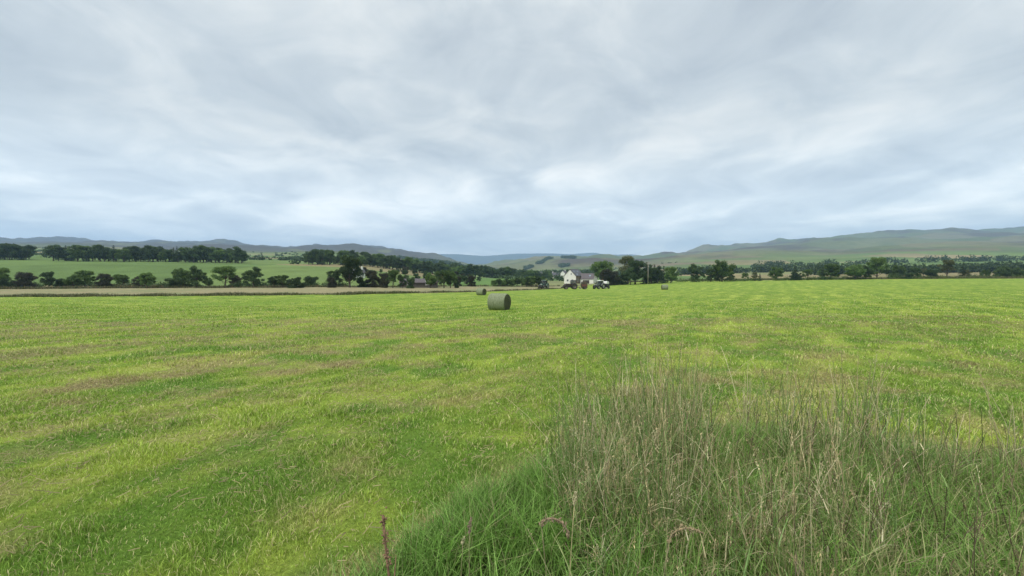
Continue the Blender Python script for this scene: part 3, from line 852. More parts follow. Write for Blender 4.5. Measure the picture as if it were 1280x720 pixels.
# far hedges, copses and plantations: one mass of leaf clumps
def far_trees():
    V = []
    def add(x, y, hgt, wid, n, size):
        z = float(H(x, y)); p = rng.normal(0, 1, (n, 3)); p /= np.linalg.norm(p, axis=1)[:, None]
        p *= (rng.random(n) ** .4)[:, None]
        p = p * np.array([wid/2, wid/2, hgt/2]) + np.array([x, y, z + hgt * .48])
        a = rng.normal(0, 1, (n, 3)); a /= np.linalg.norm(a, axis=1)[:, None]
        b = np.cross(a, rng.normal(0, 1, (n, 3))); b /= np.linalg.norm(b, axis=1)[:, None]
        s = (size * rng.uniform(.6, 1.3, n))[:, None]
        V.append(np.stack([p-a*s, p+b*s*.7, p+a*s, p-b*s*.7], 1))
    # hedges along field borders
    cand = 60000
    d = np.exp(rng.uniform(math.log(300), math.log(1700), cand)); uu = rng.uniform(-200, 1500, cand); x = (uu-CX)/F*d
    _, e = field_cells(x, d, 130, 70)
    k = np.where((e < 3.0) & (d < 1100) & (uu < 850))[0][:1100]
    for i in k: add(x[i], d[i], rng.uniform(2.2, 4), rng.uniform(4, 8), 26, .9)
    # valley-floor tree belts
    for (u0, u1, d0, d1, n, h0) in ((640, 745, 560, 640, 150, 8), (520, 660, 700, 820, 90, 8), (560, 600, 900, 960, 50, 9), (700, 780, 480, 540, 70, 7), (1020, 1330, 330, 342, 130, 7), (850, 1080, 470, 484, 110, 8), (940, 1400, 640, 655, 130, 9)):
        for i in range(n):
            uu = rng.uniform(u0, u1); dd = rng.uniform(d0, d1); add((uu-CX)/F*dd, dd, rng.uniform(.6, 1.25) * h0, rng.uniform(7, 11), 60, 1.1)
    # plantations on the hill and the wood on the left crest
    for (ua, da, ub, db, n, h0) in ((672, 1500, 690, 1750, 60, 10), (702, 1850, 718, 1700, 90, 13), (700, 1330, 712, 1340, 36, 10), (655, 1350, 664, 1380, 24, 9), (536, 1150, 575, 1200, 120, 12), (575, 1200, 620, 1020, 90, 9), (500, 1250, 540, 1180, 60, 9), (700, 900, 740, 820, 60, 8)):
        for i in range(n):
            t = rng.random(); uu = ua + (ub-ua)*t + rng.normal(0, 1.2); dd = da + (db-da)*t + rng.normal(0, 14)
            add((uu-CX)/F*dd, dd, rng.uniform(.7, 1.2)*h0, rng.uniform(9, 14), 60, 1.5)
    V = np.concatenate(V).reshape(-1, 3)
    me = leaf_mesh('distant_woods', V, LEAF['dark'])
    tag(link('distant_woods', me), 'hedges, belts and plantations far off in the valley and on the hills', 'woods', kind='stuff')
far_trees()

# ------------------------------------------------------------------ rough strips along the field edges
def rough_strip(name, label, us, dfun, h0, n, cols, width=1.6):
    u = rng.uniform(us[0], us[1], n); d = dfun(u) + rng.normal(0, width/2, n); x = (u-CX)/F*d
    lump = fbm(x / 3.0, d / 3.0, 171, 3)
    k = rng.random(n) < .25 + smooth(.35, .6, lump)
    x, d, lump = x[k], d[k], lump[k]; n = len(x)
    c = np.array(cols)[rng.integers(0, len(cols), n)] * rng.uniform(.7, 1.25, n)[:, None]
    blades(name, label, x, d, h0 * rng.uniform(.5, 1.3, n) * (.5 + lump), np.full(n, .09), rng.uniform(.3, 1, n), c, MBLADE)
rough_strip('rough_grass', 'dark rough grass row along the far edge of the mown field', (-120, 735), lambda u: curve(E1U, E1D, u) + .5, .42, 24000,
            [[.085, .10, .045], [.13, .14, .06], [.20, .19, .10]])
rough_strip('bank_grass', 'pale rough grass bank along the top edge of the field on the right', (744, 1450), lambda u: curve(E1U, E1D, u) + 2.5, 1.1, 26000,
            [[.12, .14, .055], [.20, .18, .09], [.09, .12, .04]], 3.0)
rough_strip('weed_strip', 'brown and green weeds along the far side of the stubble field', (-120, 700), lambda u: curve(E2U, E2D, u), .7, 20000,
            [[.10, .11, .05], [.22, .17, .09], [.07, .10, .035]], 2.5)

# ------------------------------------------------------------------ hay bales
def bale_materials():
    m, nt, b = mat('net_wrapped_hay')
    tc = nd(nt, 'ShaderNodeTexCoord'); sp = nd(nt, 'ShaderNodeMapping'); sp.inputs['Scale'].default_value = (26, 3, 3)
    nt.links.new(tc.outputs['Object'], sp.inputs['Vector'])
    n = nd(nt, 'ShaderNodeTexNoise', i_Scale=1.0, i_Detail=6.0, i_Roughness=.7); nt.links.new(sp.outputs[0], n.inputs['Vector'])
    n2 = nd(nt, 'ShaderNodeTexNoise', i_Scale=34.0, i_Detail=6.0, i_Roughness=.7); nt.links.new(tc.outputs['Object'], n2.inputs['Vector'])
    mx = nd(nt, 'ShaderNodeMath', operation='ADD'); nt.links.new(n.outputs['Fac'], mx.inputs[0]); nt.links.new(n2.outputs['Fac'], mx.inputs[1])
    mm = nd(nt, 'ShaderNodeMath', operation='MULTIPLY'); mm.inputs[1].default_value = .5; nt.links.new(mx.outputs[0], mm.inputs[0])
    c = ramp(nt, mm.outputs[0], [(.34, (.05, .068, .030)), (.48, (.155, .185, .095)), (.66, (.36, .39, .255))])
    nt.links.new(c, b.inputs['Base Color']); b.inputs['Roughness'].default_value = .7
    bp = nd(nt, 'ShaderNodeBump', i_Strength=.8, i_Distance=.03); nt.links.new(mm.outputs[0], bp.inputs['Height']); nt.links.new(bp.outputs['Normal'], b.inputs['Normal'])
    e, nt, b = mat('bale_end_hay')
    tc = nd(nt, 'ShaderNodeTexCoord')
    n = nd(nt, 'ShaderNodeTexNoise', i_Scale=16.0, i_Detail=7.0, i_Roughness=.75); nt.links.new(tc.outputs['Object'], n.inputs['Vector'])
    c = ramp(nt, n.outputs['Fac'], [(.35, (.025, .03, .014)), (.6, (.10, .105, .05)), (.75, (.17, .165, .09))])
    nt.links.new(c, b.inputs['Base Color']); b.inputs['Roughness'].default_value = .9
    bp = nd(nt, 'ShaderNodeBump', i_Strength=1.0, i_Distance=.05); nt.links.new(n.outputs['Fac'], bp.inputs['Height']); nt.links.new(bp.outputs['Normal'], b.inputs['Normal'])
    return m, e
MWRAP, MEND = bale_materials()

def make_bale(name, label, loc, rz, r=.61, L=1.24):
    o = thing(name, label, 'hay bale', loc, rz)
    seg, rings = 56, 18; V = []; Fc = []
    for i in range(rings + 1):
        t = -1 + 2 * i / rings; e = 1 - .055 * max(0, (abs(t) - .86) / .14) ** 2
        for k in range(seg):
            a = 2 * math.pi * k / seg
            rr = r * e * (1 + .012 * math.sin(t * 17 + 1.7) + .020 * (random.random() - .5)) + .012 * math.sin(3 * a + 1)
            zz = math.sin(a) * rr
            if zz < -r * .80: zz = -r * .80 + (zz + r * .80) * .25
            rr_w = 1 + .035 * max(0, -math.sin(a)); 
            V.append((t * L / 2, math.cos(a) * rr * rr_w, zz + r * .845 + .01))
    for i in range(rings):
        for k in range(seg):
            k2 = (k + 1) % seg; Fc.append((i*seg+k, i*seg+k2, (i+1)*seg+k2, (i+1)*seg+k))
    b = MB(); b.add(V, Fc, True); b.build('wrap', MWRAP, o)
    for s, i in ((-1, 0), (1, rings)):
        ring = V[i*seg:(i+1)*seg]; c = np.array([s * L / 2, 0, r * .845 + .01]); vv = []; ff = []
        loops = [1.0, .86, .7, .52, .34, .16]
        for li, f in enumerate(loops):
            for p in ring:
                q = c + (np.array(p) - c) * f
                q[0] = s * (L/2 + (.0 if li == 0 else .02 * math.sin(f * 26) + .03 + .02 * random.random())); vv.append(q)
        vv.append(c + np.array([s * .05, 0, 0]))
        for li in range(len(loops) - 1):
            for k in range(seg):
                k2 = (k+1) % seg; ff.append((li*seg+k, li*seg+k2, (li+1)*seg+k2, (li+1)*seg+k))
        for k in range(seg): ff.append(((len(loops)-1)*seg+k, (len(loops)-1)*seg+(k+1) % seg, len(vv)-1))
        eb = MB(); eb.add(vv, ff, True)
        for q in range(160):                                # loose stalks sticking out of the end
            a = random.uniform(0, 6.28); rr = r * math.sqrt(random.random()) * .95
            p = c + np.array([s * .03, math.cos(a) * rr, math.sin(a) * rr]); dv = np.array([s * random.uniform(.01, .05), random.gauss(0, .04), random.gauss(0, .04)]); w_ = np.array([0, .003, .003])
            eb.add([p - w_, p + w_, p + dv], [(0, 1, 2)])
        eb.build('bale_end', MEND, o)
    return o

bale = make_bale('round_bale', 'large net-wrapped round hay bale nearest the camera in the middle of the field', G(624, 30.5), R(-24))
dup(bale, G(601.5, 72), R(-32), 'smaller looking round bale farther off, up and left of the nearest bale')
dup(bale, G(831, 97), R(-9), 'tiny far round bale below the lone small conifer')

# ------------------------------------------------------------------ tractors and balers
PAINT = {
 'grey': simple('grey_green_paint', (.14, .16, .13), .4, 0, .15, 4, dirt=(.10, .085, .06)),
 'rim': simple('muddy_rim', (.14, .12, .10), .6, .2, .3, 6, dirt=(.08, .06, .045)),
 'maroon': simple('maroon_paint', (.055, .018, .020), .35, 0, .2, 4, dirt=(.14, .10, .06)),
 'silver': simple('pale_paint', (.42, .44, .40), .4, 0, .15, 4, dirt=(.20, .17, .11)),
 'green': simple('dark_green_paint', (.025, .085, .055), .35, 0, .2, 4, dirt=(.12, .11, .07)),
 'red': simple('rusty_red_paint', (.14, .042, .026), .5, 0, .3, 4, dirt=(.11, .065, .04)),
 'white': simple('white_paint', (.78, .79, .76), .4, 0, .08, 3, dirt=(.5, .46, .36)),
 'black': simple('black_paint', (.018, .018, .018), .5, 0, .2, 4, dirt=(.06, .05, .035)),
 'brown': simple('dusty_brown_steel', (.060, .042, .028), .7, 0, .35, 4, dirt=(.16, .12, .07)),
}
RUBBER = simple('tyre_rubber', (.022, .021, .020), .85, 0, .3, 10, dirt=(.10, .08, .05))
STEEL = simple('dull_steel', (.30, .30, .30), .45, .6, .2, 8)
def glass_mat():
    m, nt, b = mat('tinted_glass')
    n = nd(nt, 'ShaderNodeTexNoise', i_Scale=2.0); c = ramp(nt, n.outputs['Fac'], [(.3, (.03, .04, .045)), (.7, (.06, .07, .075))])
    nt.links.new(c, b.inputs['Base Color']); b.inputs['Roughness'].default_value = .08; b.inputs['Alpha'].default_value = .62
    return m
GLASS = glass_mat()
LAMP = simple('lamp_lens', (.75, .74, .68), .15, 0, .05, 5)
ORANGE = simple('beacon_orange', (.8, .25, .03), .3, 0, .1, 5)

def wheel(parent, c, r, w, rimcol):
    b = MB(); h = w / 2
    b.lathe([(r*.56, -h*.8), (r*.80, -h), (r*.94, -h*.92), (r*.97, -h*.5), (r*.97, h*.5), (r*.94, h*.92), (r*.80, h), (r*.56, h*.8)], c, 'y', 32)
    n = 18
    for k in range(n):                                      # chevron lugs
        for s in (-1, 1):
            a0 = 2*math.pi*(k + (.5 if s > 0 else 0))/n; pts = []
            for (aa, yy) in ((a0, s*h*.96), (a0+.10, s*h*.96), (a0+.30, s*.02), (a0+.20, s*.02)):
                for rr in (r*.95, r):
                    pts.append((c[0]+rr*math.cos(aa), c[1]+yy, c[2]+rr*math.sin(aa)))
            b.add(pts, [(1,3,5,7), (0,2,3,1), (2,4,5,3), (4,6,7,5), (6,0,1,7)])
    o = b.build('wheel', RUBBER, parent)
    q = MB(); q.lathe([(r*.57, -h*.78), (r*.57, h*.78), (r*.50, h*.72), (r*.44, h*.25), (r*.16, h*.15), (.02, h*.35), (.02, -h*.35), (r*.16, -h*.15), (r*.44, -h*.25), (r*.50, -h*.72)], c, 'y', 24)
    q.build('rim', rimcol, o)
    return o

def make_tractor(name, label, body, rim, roofm, loc, rz, loader=True):
    o = thing(name, label, 'tractor', loc, rz)
    for s in (-1, 1):
        wheel(o, (0, s*.88, .90), .90, .52, rim)
        wheel(o, (2.62, s*.84, .63), .63, .42, rim)
    b = MB()                                                # hood with sloping nose
    b.prism([(.95, 1.0), (3.25, .92), (3.36, 1.12), (3.30, 1.46), (3.05, 1.60), (.95, 1.72)], -.36, .36)
    b.box((2.9, -.30, .72), (3.3, .30, .92), .03)
    b.build('bonnet', body, o)
    g = MB(); g.box((3.30, -.26, 1.0), (3.375, .26, 1.40), .015)
    for k in range(5): g.box((3.37, -.24, 1.03 + k*.07), (3.385, .24, 1.05 + k*.07))
    g.build('grille', PAINT['black'], o)
    for s in (-1, 1):
        MB().lathe([(.001, 0), (.085, 0), (.085, .05), (.06, .075), (.001, .08)], (3.30, s*.25, 1.46), 'x', 12).build('headlight', LAMP, o)
    ch = MB(); ch.box((-.35, -.30, .62), (2.9, .30, 1.05), .04); ch.box((-.15, -.80, .76), (.15, .80, 1.02), .03); ch.box((2.5, -.78, .54), (2.74, .78, .70), .02)
    ch.box((3.34, -.34, .60), (3.70, .34, .98), .05); ch.box((-.75, -.08, .45), (-.2, .08, .55)); ch.build('chassis', PAINT['black'], o)
    cab = MB()
    P = [(-.55, -.70), (-.55, .70), (1.02, -.62), (1.02, .62), (.28, -.74), (.28, .74)]
    for i, (px, py) in enumerate(P):
        dx = .06 if px < 0 else (-.16 if px > .5 else -.03)
        cab.tube([(px, py, 1.25), (px + dx*.5, py*1.0, 1.9), (px + dx, py*.92, 2.62)], .045, 6)
    cab.box((-.58, -.74, 1.05), (1.05, .74, 1.28), .03)
    cab.build('cab_frame', PAINT['black'], o)
    gl = MB(); gl.prism([(-.52, 1.29), (1.0, 1.29), (.86, 2.60), (-.48, 2.60)], -.685, .685); gl.build('cab_glass', GLASS, o)
    rf = MB(); rf.prism([(-.68, 2.63), (1.06, 2.63), (1.14, 2.70), (1.05, 2.80), (.75, 2.86), (-.45, 2.86), (-.70, 2.78)], -.74, .74)
    roof = rf.build('cab_roof', roofm, o)
    for s in (-1, 1): MB().box((1.06, s*.55-.08, 2.68), (1.16, s*.55+.08, 2.76), .02).build('work_lamp', LAMP, roof)
    MB().lathe([(.001, 0), (.06, 0), (.06, .10), (.04, .14), (.001, .145)], (-.3, .5, 2.862), 'z', 10).build('beacon', ORANGE, roof)
    st = MB(); st.box((-.05, -.25, 1.3), (.40, .25, 1.42), .05); st.box((-.12, -.25, 1.42), (.02, .25, 1.95), .05); st.build('seat', PAINT['black'], o)
    sw = MB(); sw.lathe([(.17, -.012), (.20, -.012), (.20, .012), (.17, .012)], (.68, 0, 1.75), 'x', 16); sw.tube([(.68, 0, 1.75), (.88, 0, 1.45)], .025, 6); sw.build('steering_wheel', PAINT['black'], o)
    for s in (-1, 1):
        m_ = MB(); n = 9; prof = []
        for k in range(n): a = R(15 + 150*k/(n-1)); prof.append((1.0*math.cos(a), .90 + 1.0*math.sin(a)))
        for k in range(n-1, -1, -1): a = R(15 + 150*k/(n-1)); prof.append((.95*math.cos(a), .90 + .95*math.sin(a)))
        m_.prism(prof, s*.70, s*1.14); m_.build('mudguard', body, o)
        m_ = MB(); prof = []
        for k in range(n): a = R(30 + 120*k/(n-1)); prof.append((2.62 + .72*math.cos(a), .63 + .72*math.sin(a)))
        for k in range(n-1, -1, -1): a = R(30 + 120*k/(n-1)); prof.append((2.62 + .69*math.cos(a), .63 + .69*math.sin(a)))
        m_.prism(prof, s*.65, s*1.05); m_.build('mudguard', PAINT['black'], o)
        mr = MB(); mr.tube([(.95, s*.62, 2.35), (1.12, s*.95, 2.40)], .015, 5); mr.box((1.08, s*1.02-.10, 2.12), (1.13, s*1.02+.10, 2.45), .02); mr.build('mirror', PAINT['black'], o)
        sp = MB(); sp.box((.75, s*.62-.12, .50), (1.15, s*.62+.12, .55), .01); sp.box((.78, s*.62-.12, .80), (1.12, s*.62+.12, .85), .01); sp.tube([(.78, s*.72, .5), (.80, s*.70, 1.1)], .02, 5); sp.build('step', PAINT['black'], o)
    MB().tube([(1.02, -.44, 1.5), (1.02, -.46, 2.3), (.98, -.46, 2.75), (.92, -.46, 2.82)], [.07, .07, .05, .05], 8).build('exhaust', STEEL, o)
    if loader:
        ld = MB()
        for s in (-1, 1):
            ld.tube([(1.35, s*.55, 1.55), (2.3, s*.55, 1.75), (3.6, s*.55, .75), (3.95, s*.55, .45)], .07, 6); ld.tube([(1.5, s*.55, .9), (1.4, s*.55, 1.6)], .06, 6)
        ld.box((3.93, -.62, .32), (4.02, .62, .62), .02)
        for k in (-.4, 0, .4): ld.tube([(4.0, k, .38), (4.75, k, .34)], [.03, .012], 6)
        ld.build('front_loader', PAINT['black'], o)
    return o

def make_baler(name, label, hood, chamber, frame, loc, rz):
    """round baler, drawbar towards +x"""
    o = thing(name, label, 'baler', loc, rz)
    def arc(cx, cz, r, a0, a1, n): return [(cx + r*math.cos(R(a0+(a1-a0)*k/n)), cz + r*math.sin(R(a0+(a1-a0)*k/n))) for k in range(n+1)]
    fr = arc(0, 1.35, .92, 75, -75, 9)
    front = MB(); front.prism(fr + [(.04, .5), (.04, 2.2)], -.72, .72); front.build('chamber', chamber, o)
    tg = arc(0, 1.35, .95, 100, 258, 10)
    MB().prism(tg + [(-.02, .46), (-.02, 2.24)], -.74, .74).build('tailgate', chamber, o)
    hd = MB(); hd.prism([(-.75, 1.62), (.85, 1.62), (.80, 2.12), (.45, 2.42), (-.45, 2.42), (-.80, 2.10)], -.80, .80); hd.build('hood', hood, o)
    for s in (-1, 1):
        pn = MB(); pn.prism([(-.70, .85), (.80, .80), (.86, 1.55), (-.78, 1.55)], s*.76, s*.82); pn.build('side_panel', frame, o)
        wheel(o, (-.15, s*1.02, .48), .48, .36, PAINT['rim'])
    f = MB(); f.box((-.9, -.66, .52), (1.1, -.50, .70), .02); f.box((-.9, .50, .52), (1.1, .66, .70), .02); f.box((-.25, -1.0, .42), (-.05, 1.0, .54), .02)
    f.tube([(1.05, -.55, .62), (2.5, 0, .50)], .07, 6); f.tube([(1.05, .55, .62), (2.5, 0, .50)], .07, 6); f.box((2.35, -.1, .42), (2.75, .1, .54), .02)
    f.box((-1.05, -.7, .55), (-.92, .7, .85), .02); f.build('drawbar_frame', frame, o)
    pk = MB(); pk.lathe([(.05, -.85), (.22, -.85), (.22, .85), (.05, .85)], (1.15, 0, .36), 'y', 16)
    for k in range(24):
        a = k*2.4; y_ = -.8 + 1.6*k/23; pk.tube([(1.15+.2*math.cos(a), y_, .36+.2*math.sin(a)), (1.15+.33*math.cos(a+.2), y_, .36+.33*math.sin(a+.2))], .008, 4)
    pk.build('pickup_reel', STEEL, o)
    for s in (-1, 1): MB().box((-1.09, s*.5-.09, .68), (-1.055, s*.5+.09, .78), .01).build('tail_lamp', PAINT['red'], o)
    return o

def along(p, rz, dx):
    return (p[0] + math.cos(rz)*dx, p[1] + math.sin(rz)*dx)

def rig(tr, ba, u, d, rz, labt, labb, first=False):
    """tractor with a baler hitched behind it"""
    p = G(u, d); bx, by = along(p, rz, -3.15); bz = float(H(bx, by))
    if first:
        for o, q in ((tr, p), (ba, (bx, by, bz))): o.location = q; o.rotation_euler = (0, 0, rz)
        return tr, ba
    a = dup(tr, p, rz, labt); b = dup(ba, (bx, by, bz), rz, labb)
    return a, b

t1 = make_tractor('tractor', 'dark maroon tractor with front loader working in front of the small white house', PAINT['maroon'], PAINT['rim'], PAINT['black'], (0,0,0), 0)
b1 = make_baler('round_baler', 'rusty red baler hitched behind the maroon tractor by the small white house', PAINT['brown'], PAINT['brown'], PAINT['red'], (0,0,0), 0)
rig(t1, b1, 717.5, 140, R(184), '', '', True)
t2 = make_tractor('tractor', 'grey tractor with a white cab roof towing the small white-topped baler', PAINT['grey'], PAINT['silver'], PAINT['white'], (0,0,0), 0, loader=False)
b2 = make_baler('round_baler', 'small white-hooded black baler right of the white cottage', PAINT['white'], PAINT['black'], PAINT['black'], (0,0,0), 0)
rig(t2, b2, 751.0, 146, R(228), '', '', True)
t3 = make_tractor('tractor', 'dark green tractor alone at the end of the hedge row, seen at an angle', PAINT['green'], PAINT['silver'], PAINT['green'], G(681, 140), R(245), loader=False)

# ------------------------------------------------------------------ farmhouses
def wall_mat(name, col, streak=.2):
    return simple(name, col, .85, 0, .06, 1.2, .15, dirt=tuple(c*(1-streak) for c in col))
HARL = wall_mat('white_harling', (.74, .73, .66), .18)
def brick_mat(name, scale, c1, c2, mortar, bw=.5, rh=.25):
    m, nt, b = mat(name); tc = nd(nt, 'ShaderNodeTexCoord')
    br = nd(nt, 'ShaderNodeTexBrick', i_Scale=scale); br.inputs['Brick Width'].default_value = bw; br.inputs['Row Height'].default_value = rh
    br.inputs['Color1'].default_value = c1 + (1,); br.inputs['Color2'].default_value = c2 + (1,); br.inputs['Mortar'].default_value = mortar + (1,); br.inputs['Mortar Size'].default_value = .012
    mp = nd(nt, 'ShaderNodeMapping'); mp.inputs['Rotation'].default_value = (R(90), 0, R(90)); nt.links.new(tc.outputs['Object'], mp.inputs['Vector']); nt.links.new(mp.outputs[0], br.inputs['Vector'])
    nt.links.new(br.outputs['Color'], b.inputs['Base Color']); b.inputs['Roughness'].default_value = .9
    return m
STONE = brick_mat('brown_stone', 1.6, (.20, .15, .10), (.28, .21, .14), (.24, .20, .15))
SLATE = simple('slate_roof', (.085, .085, .095), .6, 0, .35, 5, .3)
SLATEB = simple('brown_slate_roof', (.095, .080, .085), .65, 0, .35, 5, .3)
FRAME = simple('window_frame', (.7, .7, .68), .5, 0, .05)
PANE = simple('window_pane', (.03, .035, .04), .1, 0, .3)
DOORM = simple('dark_timber', (.05, .035, .028), .7, 0, .4, 6)
SKYL = simple('skylight_glass', (.45, .52, .58), .05, .6, .1)

def window(parent, c, w, h, normal, name='window'):
    """frame with a pane on a wall facing normal ('-y', '+x', '+y', '-x')"""
    x, y, z = c; t = .09; fb = MB(); pb = MB(); sb = MB()
    def bx(mb, a0, a1, z0, z1, d0, d1):
        if normal[1] == 'y':
            s = -1 if normal[0] == '-' else 1; mb.box((x+a0, y+min(s*d0, s*d1), z+z0), (x+a1, y+max(s*d0, s*d1), z+z1))
        else:
            s = -1 if normal[0] == '-' else 1; mb.box((x+min(s*d0, s*d1), y+a0, z+z0), (x+max(s*d0, s*d1), y+a1, z+z1))
    bx(fb, -w/2, w/2, h-t, h, .0, .07); bx(fb, -w/2, w/2, 0, t, .0, .07); bx(fb, -w/2, -w/2+t, t, h-t, .0, .07); bx(fb, w/2-t, w/2, t, h-t, .0, .07)
    bx(fb, -.03, .03, t, h-t, .0, .055)
    f = fb.build(name, FRAME, parent)
    bx(pb, -w/2+t, w/2-t, t, h-t, .004, .03); pb.build('pane', PANE, f)
    bx(sb, -w/2-.08, w/2+.08, -.10, -.003, 0, .13); sb.build('sill', FRAME, f)
    return f

def make_house(name, label, loc, rz, scale):
    o = thing(name, label, 'house', loc, rz, scale=scale)
    W, L, ze, zr = 4.1, 11.0, 4.5, 8.5
    # main block: gable ends at y = 0 and y = L
    g = MB(); g.prism([(-W, -1.5), (W, -1.5), (W, ze), (0, zr), (-W, ze)], 0, .35); g.prism([(-W, -1.5), (W, -1.5), (W, ze), (0, zr), (-W, ze)], L-.35, L)
    g.box((-W, .35, -1.5), (-W+.35, L-.35, ze)); g.build('wall', HARL, o)
    sd = MB(); sd.box((W-.35, .352, -1.5), (W+.02, L-.352, ze-.02)); sd.build('stone_wall', STONE, o)
    def roof(mb, x0, x1, y0, y1, ze, zr, ov=.35, th=.16):
        xm = (x0+x1)/2; sl = (zr-ze)/((x1-x0)/2)
        a = [(x0-ov, ze-ov*sl+.05), (xm, zr+.05), (x1+ov, ze-ov*sl+.05), (x1+ov, ze-ov*sl+.05+th), (xm, zr+.05+th*1.2), (x0-ov, ze-ov*sl+.05+th)]
        mb.prism(a, y0, y1)
    rf = MB(); roof(rf, -W, W, -.25, L+.25, ze, zr); rfo = rf.build('roof', SLATE, o)
    rd = MB(); rd.tube([(0, -.25, zr+.24), (0, L+.25, zr+.24)], .09, 6); rd.build('ridge', SLATEB, rfo)
    sl = (zr-ze)/W
    for (y0, x0) in ((2.6, 1.1), (3.4, 2.9), (7.2, 1.2)):
        sk = MB(); n = np.array([sl, 0, 1.0]); n /= np.linalg.norm(n); tx = np.array([1, 0, -sl]); tx /= np.linalg.norm(tx)
        c = np.array([x0, y0, zr - sl*x0 + .05 + .17]); v = []
        for h_ in (0, .09):
            for a, b in ((0, -.4), (1.0, -.4), (1.0, .4), (0, .4)): v.append(c + tx*a*1.05 + np.array([0, b*1.3, 0]) + n*h_)
        sk.add(v, [(3,2,1,0),(4,5,6,7),(0,1,5,4),(1,2,6,5),(2,3,7,6),(3,0,4,7)]); sk.build('skylight', SKYL, rfo)
    window(o, (.9, 0, 5.0), .75, 1.3, '-y'); window(o, (-1.6, 0, 1.0), 1.3, 1.3, '-y'); window(o, (1.8, 0, 1.0), 1.3, 1.3, '-y')
    window(o, (W+.02, 2.6, 1.1), 1.5, 1.4, '+x')
    db = MB(); db.box((W+.02, 4.3, -.4), (W+.09, 5.25, 2.0), .01); dr = db.build('door', DOORM, o)
    MB().lathe([(.001, 0), (.04, 0), (.04, .05), (.001, .06)], (W+.09, 4.42, .9), 'x', 8).build('handle', STEEL, dr)
    # lower wing to the right
    x0, x1, y0, y1, we, wr = W+.02, 13.4, 5.6, 11.2, 2.7, 5.8; ym = (y0+y1)/2
    wg = MB(); wg.box((x0, y0, -1.5), (x1-.352, y0+.35, we)); wg.box((x0, y1-.35, -1.5), (x1-.352, y1, we))
    wg.prism([(y0, -1.5), (y1, -1.5), (y1, we), (ym, wr), (y0, we)], x1-.35, x1, 'x'); wg.build('wing_wall', HARL, o)
    wf = MB(); ov = .3; s2 = (wr-we)/((y1-y0)/2)
    wf.prism([(y0-ov, we-ov*s2+.05), (ym, wr+.05), (y1+ov, we-ov*s2+.05), (y1+ov, we-ov*s2+.21), (ym, wr+.25), (y0-ov, we-ov*s2+.21)], x0-2.0, x1+.25, 'x')
    wfo = wf.build('wing_roof', SLATEB, o)
    sk = MB(); n = np.array([0, -s2, 1.0]); n /= np.linalg.norm(n); ty = np.array([0, -1, -s2]); ty /= np.linalg.norm(ty); c = np.array([10.4, ym-.9, wr - s2*.9 + .05 + .19]); v = []
    for h_ in (0, .09):
        for a, b in ((0, -.4), (0, .4), (1.1, .4), (1.1, -.4)): v.append(c + ty*a*1.1 + np.array([b*1.2, 0, 0]) + n*h_)
    sk.add(v, [(3,2,1,0),(4,5,6,7),(0,1,5,4),(1,2,6,5),(2,3,7,6),(3,0,4,7)]); sk.build('skylight', SKYL, wfo)
    gd = MB(); gd.box((6.2, y0-.07, -.5), (10.6, y0-.002, 1.75), .01); gdo = gd.build('garage_door', DOORM, o)
    gp = MB()
    for k in range(5): gp.box((6.25, y0-.085, -.35+.42*k), (10.55, y0-.071, -.32+.42*k))
    gp.build('door_rail', PAINT['black'], gdo)
    window(o, (x1, ym, 3.0), .6, 1.1, '+x')
    gt = MB(); gt.tube([(W+.42, -.2, ze-.42), (W+.42, L, ze-.42)], .06, 6); gt.tube([(W+.1, .3, ze-.5), (W+.1, .3, -.8)], .04, 6); gt.build('gutter', PAINT['black'], o)
    ba = MB()
    for s in (-1, 1):
        ba.add([(s*(W+.37), -.27, ze-.40), (0, -.27, zr+.02), (0, -.27, zr+.22), (s*(W+.37), -.27, ze-.18), (s*(W+.37), -.24, ze-.40), (0, -.24, zr+.02), (0, -.24, zr+.22), (s*(W+.37), -.24, ze-.18)],
               [(0,1,2,3),(7,6,5,4),(0,4,5,1),(1,5,6,2),(2,6,7,3),(3,7,4,0)])
    ba.build('bargeboard', DOORM, o)
    return o

hx, hy, hz = G(710, 233)
house = make_house('farmhouse', 'small white farmhouse with slate roof and lower wing, beyond the maroon tractor', (hx + 1.0, hy, hz + .3), R(-35), .83)

def cottage(name, label, u, d, w, l, ze, zr, rz, roofm, chim=True, wallm=None):
    o = thing(name, label, 'house', G(u, d), rz)
    m = MB(); m.prism([(-w/2, -1), (w/2, -1), (w/2, ze), (0, zr), (-w/2, ze)], -l/2, l/2); m.build('wall', wallm or HARL, o)
    r = MB(); ov = .3; sl = (zr-ze)/(w/2)
    r.prism([(-w/2-ov, ze-ov*sl+.05), (0, zr+.05), (w/2+ov, ze-ov*sl+.05), (w/2+ov, ze-ov*sl+.25), (0, zr+.28), (-w/2-ov, ze-ov*sl+.25)], -l/2-.2, l/2+.2); ro = r.build('roof', roofm, o)
    if chim:
        c = MB(); c.box((-.4, l/2-1.0, zr-.3), (.4, l/2-.3, zr+1.3), .03); c.build('chimney', HARL, ro)
    for k in (-1, 1): window(o, (w/2, k*l*.25, .9), 1.2, 1.3, '+x')
    window(o, (0, -l/2, .9), 1.2, 1.3, '-y')
    return o
cottage('cottage', 'tiny white cottage farthest left in the valley village', 678, 520, 6, 9, 3.2, 6, R(-60), SLATE)
cottage('cottage', 'white end-on cottage in the middle of the valley village', 690, 500, 7, 8, 3, 5.5, R(-20), SLATE)
cottage('cottage', 'long low white cottage with chimney in the valley village', 698, 490, 6.5, 15, 3, 5.5, R(-80), SLATE)
cottage('cottage', 'tall white cottage nearest the farmhouse gable in the village', 705, 480, 5, 7, 5, 7.5, R(-30), SLATEB)
cottage('cottage', 'white cottage half hidden by trees on the left slope', 448, 188, 3.4, 4.5, 2.0, 3.3, R(-50), SLATE)
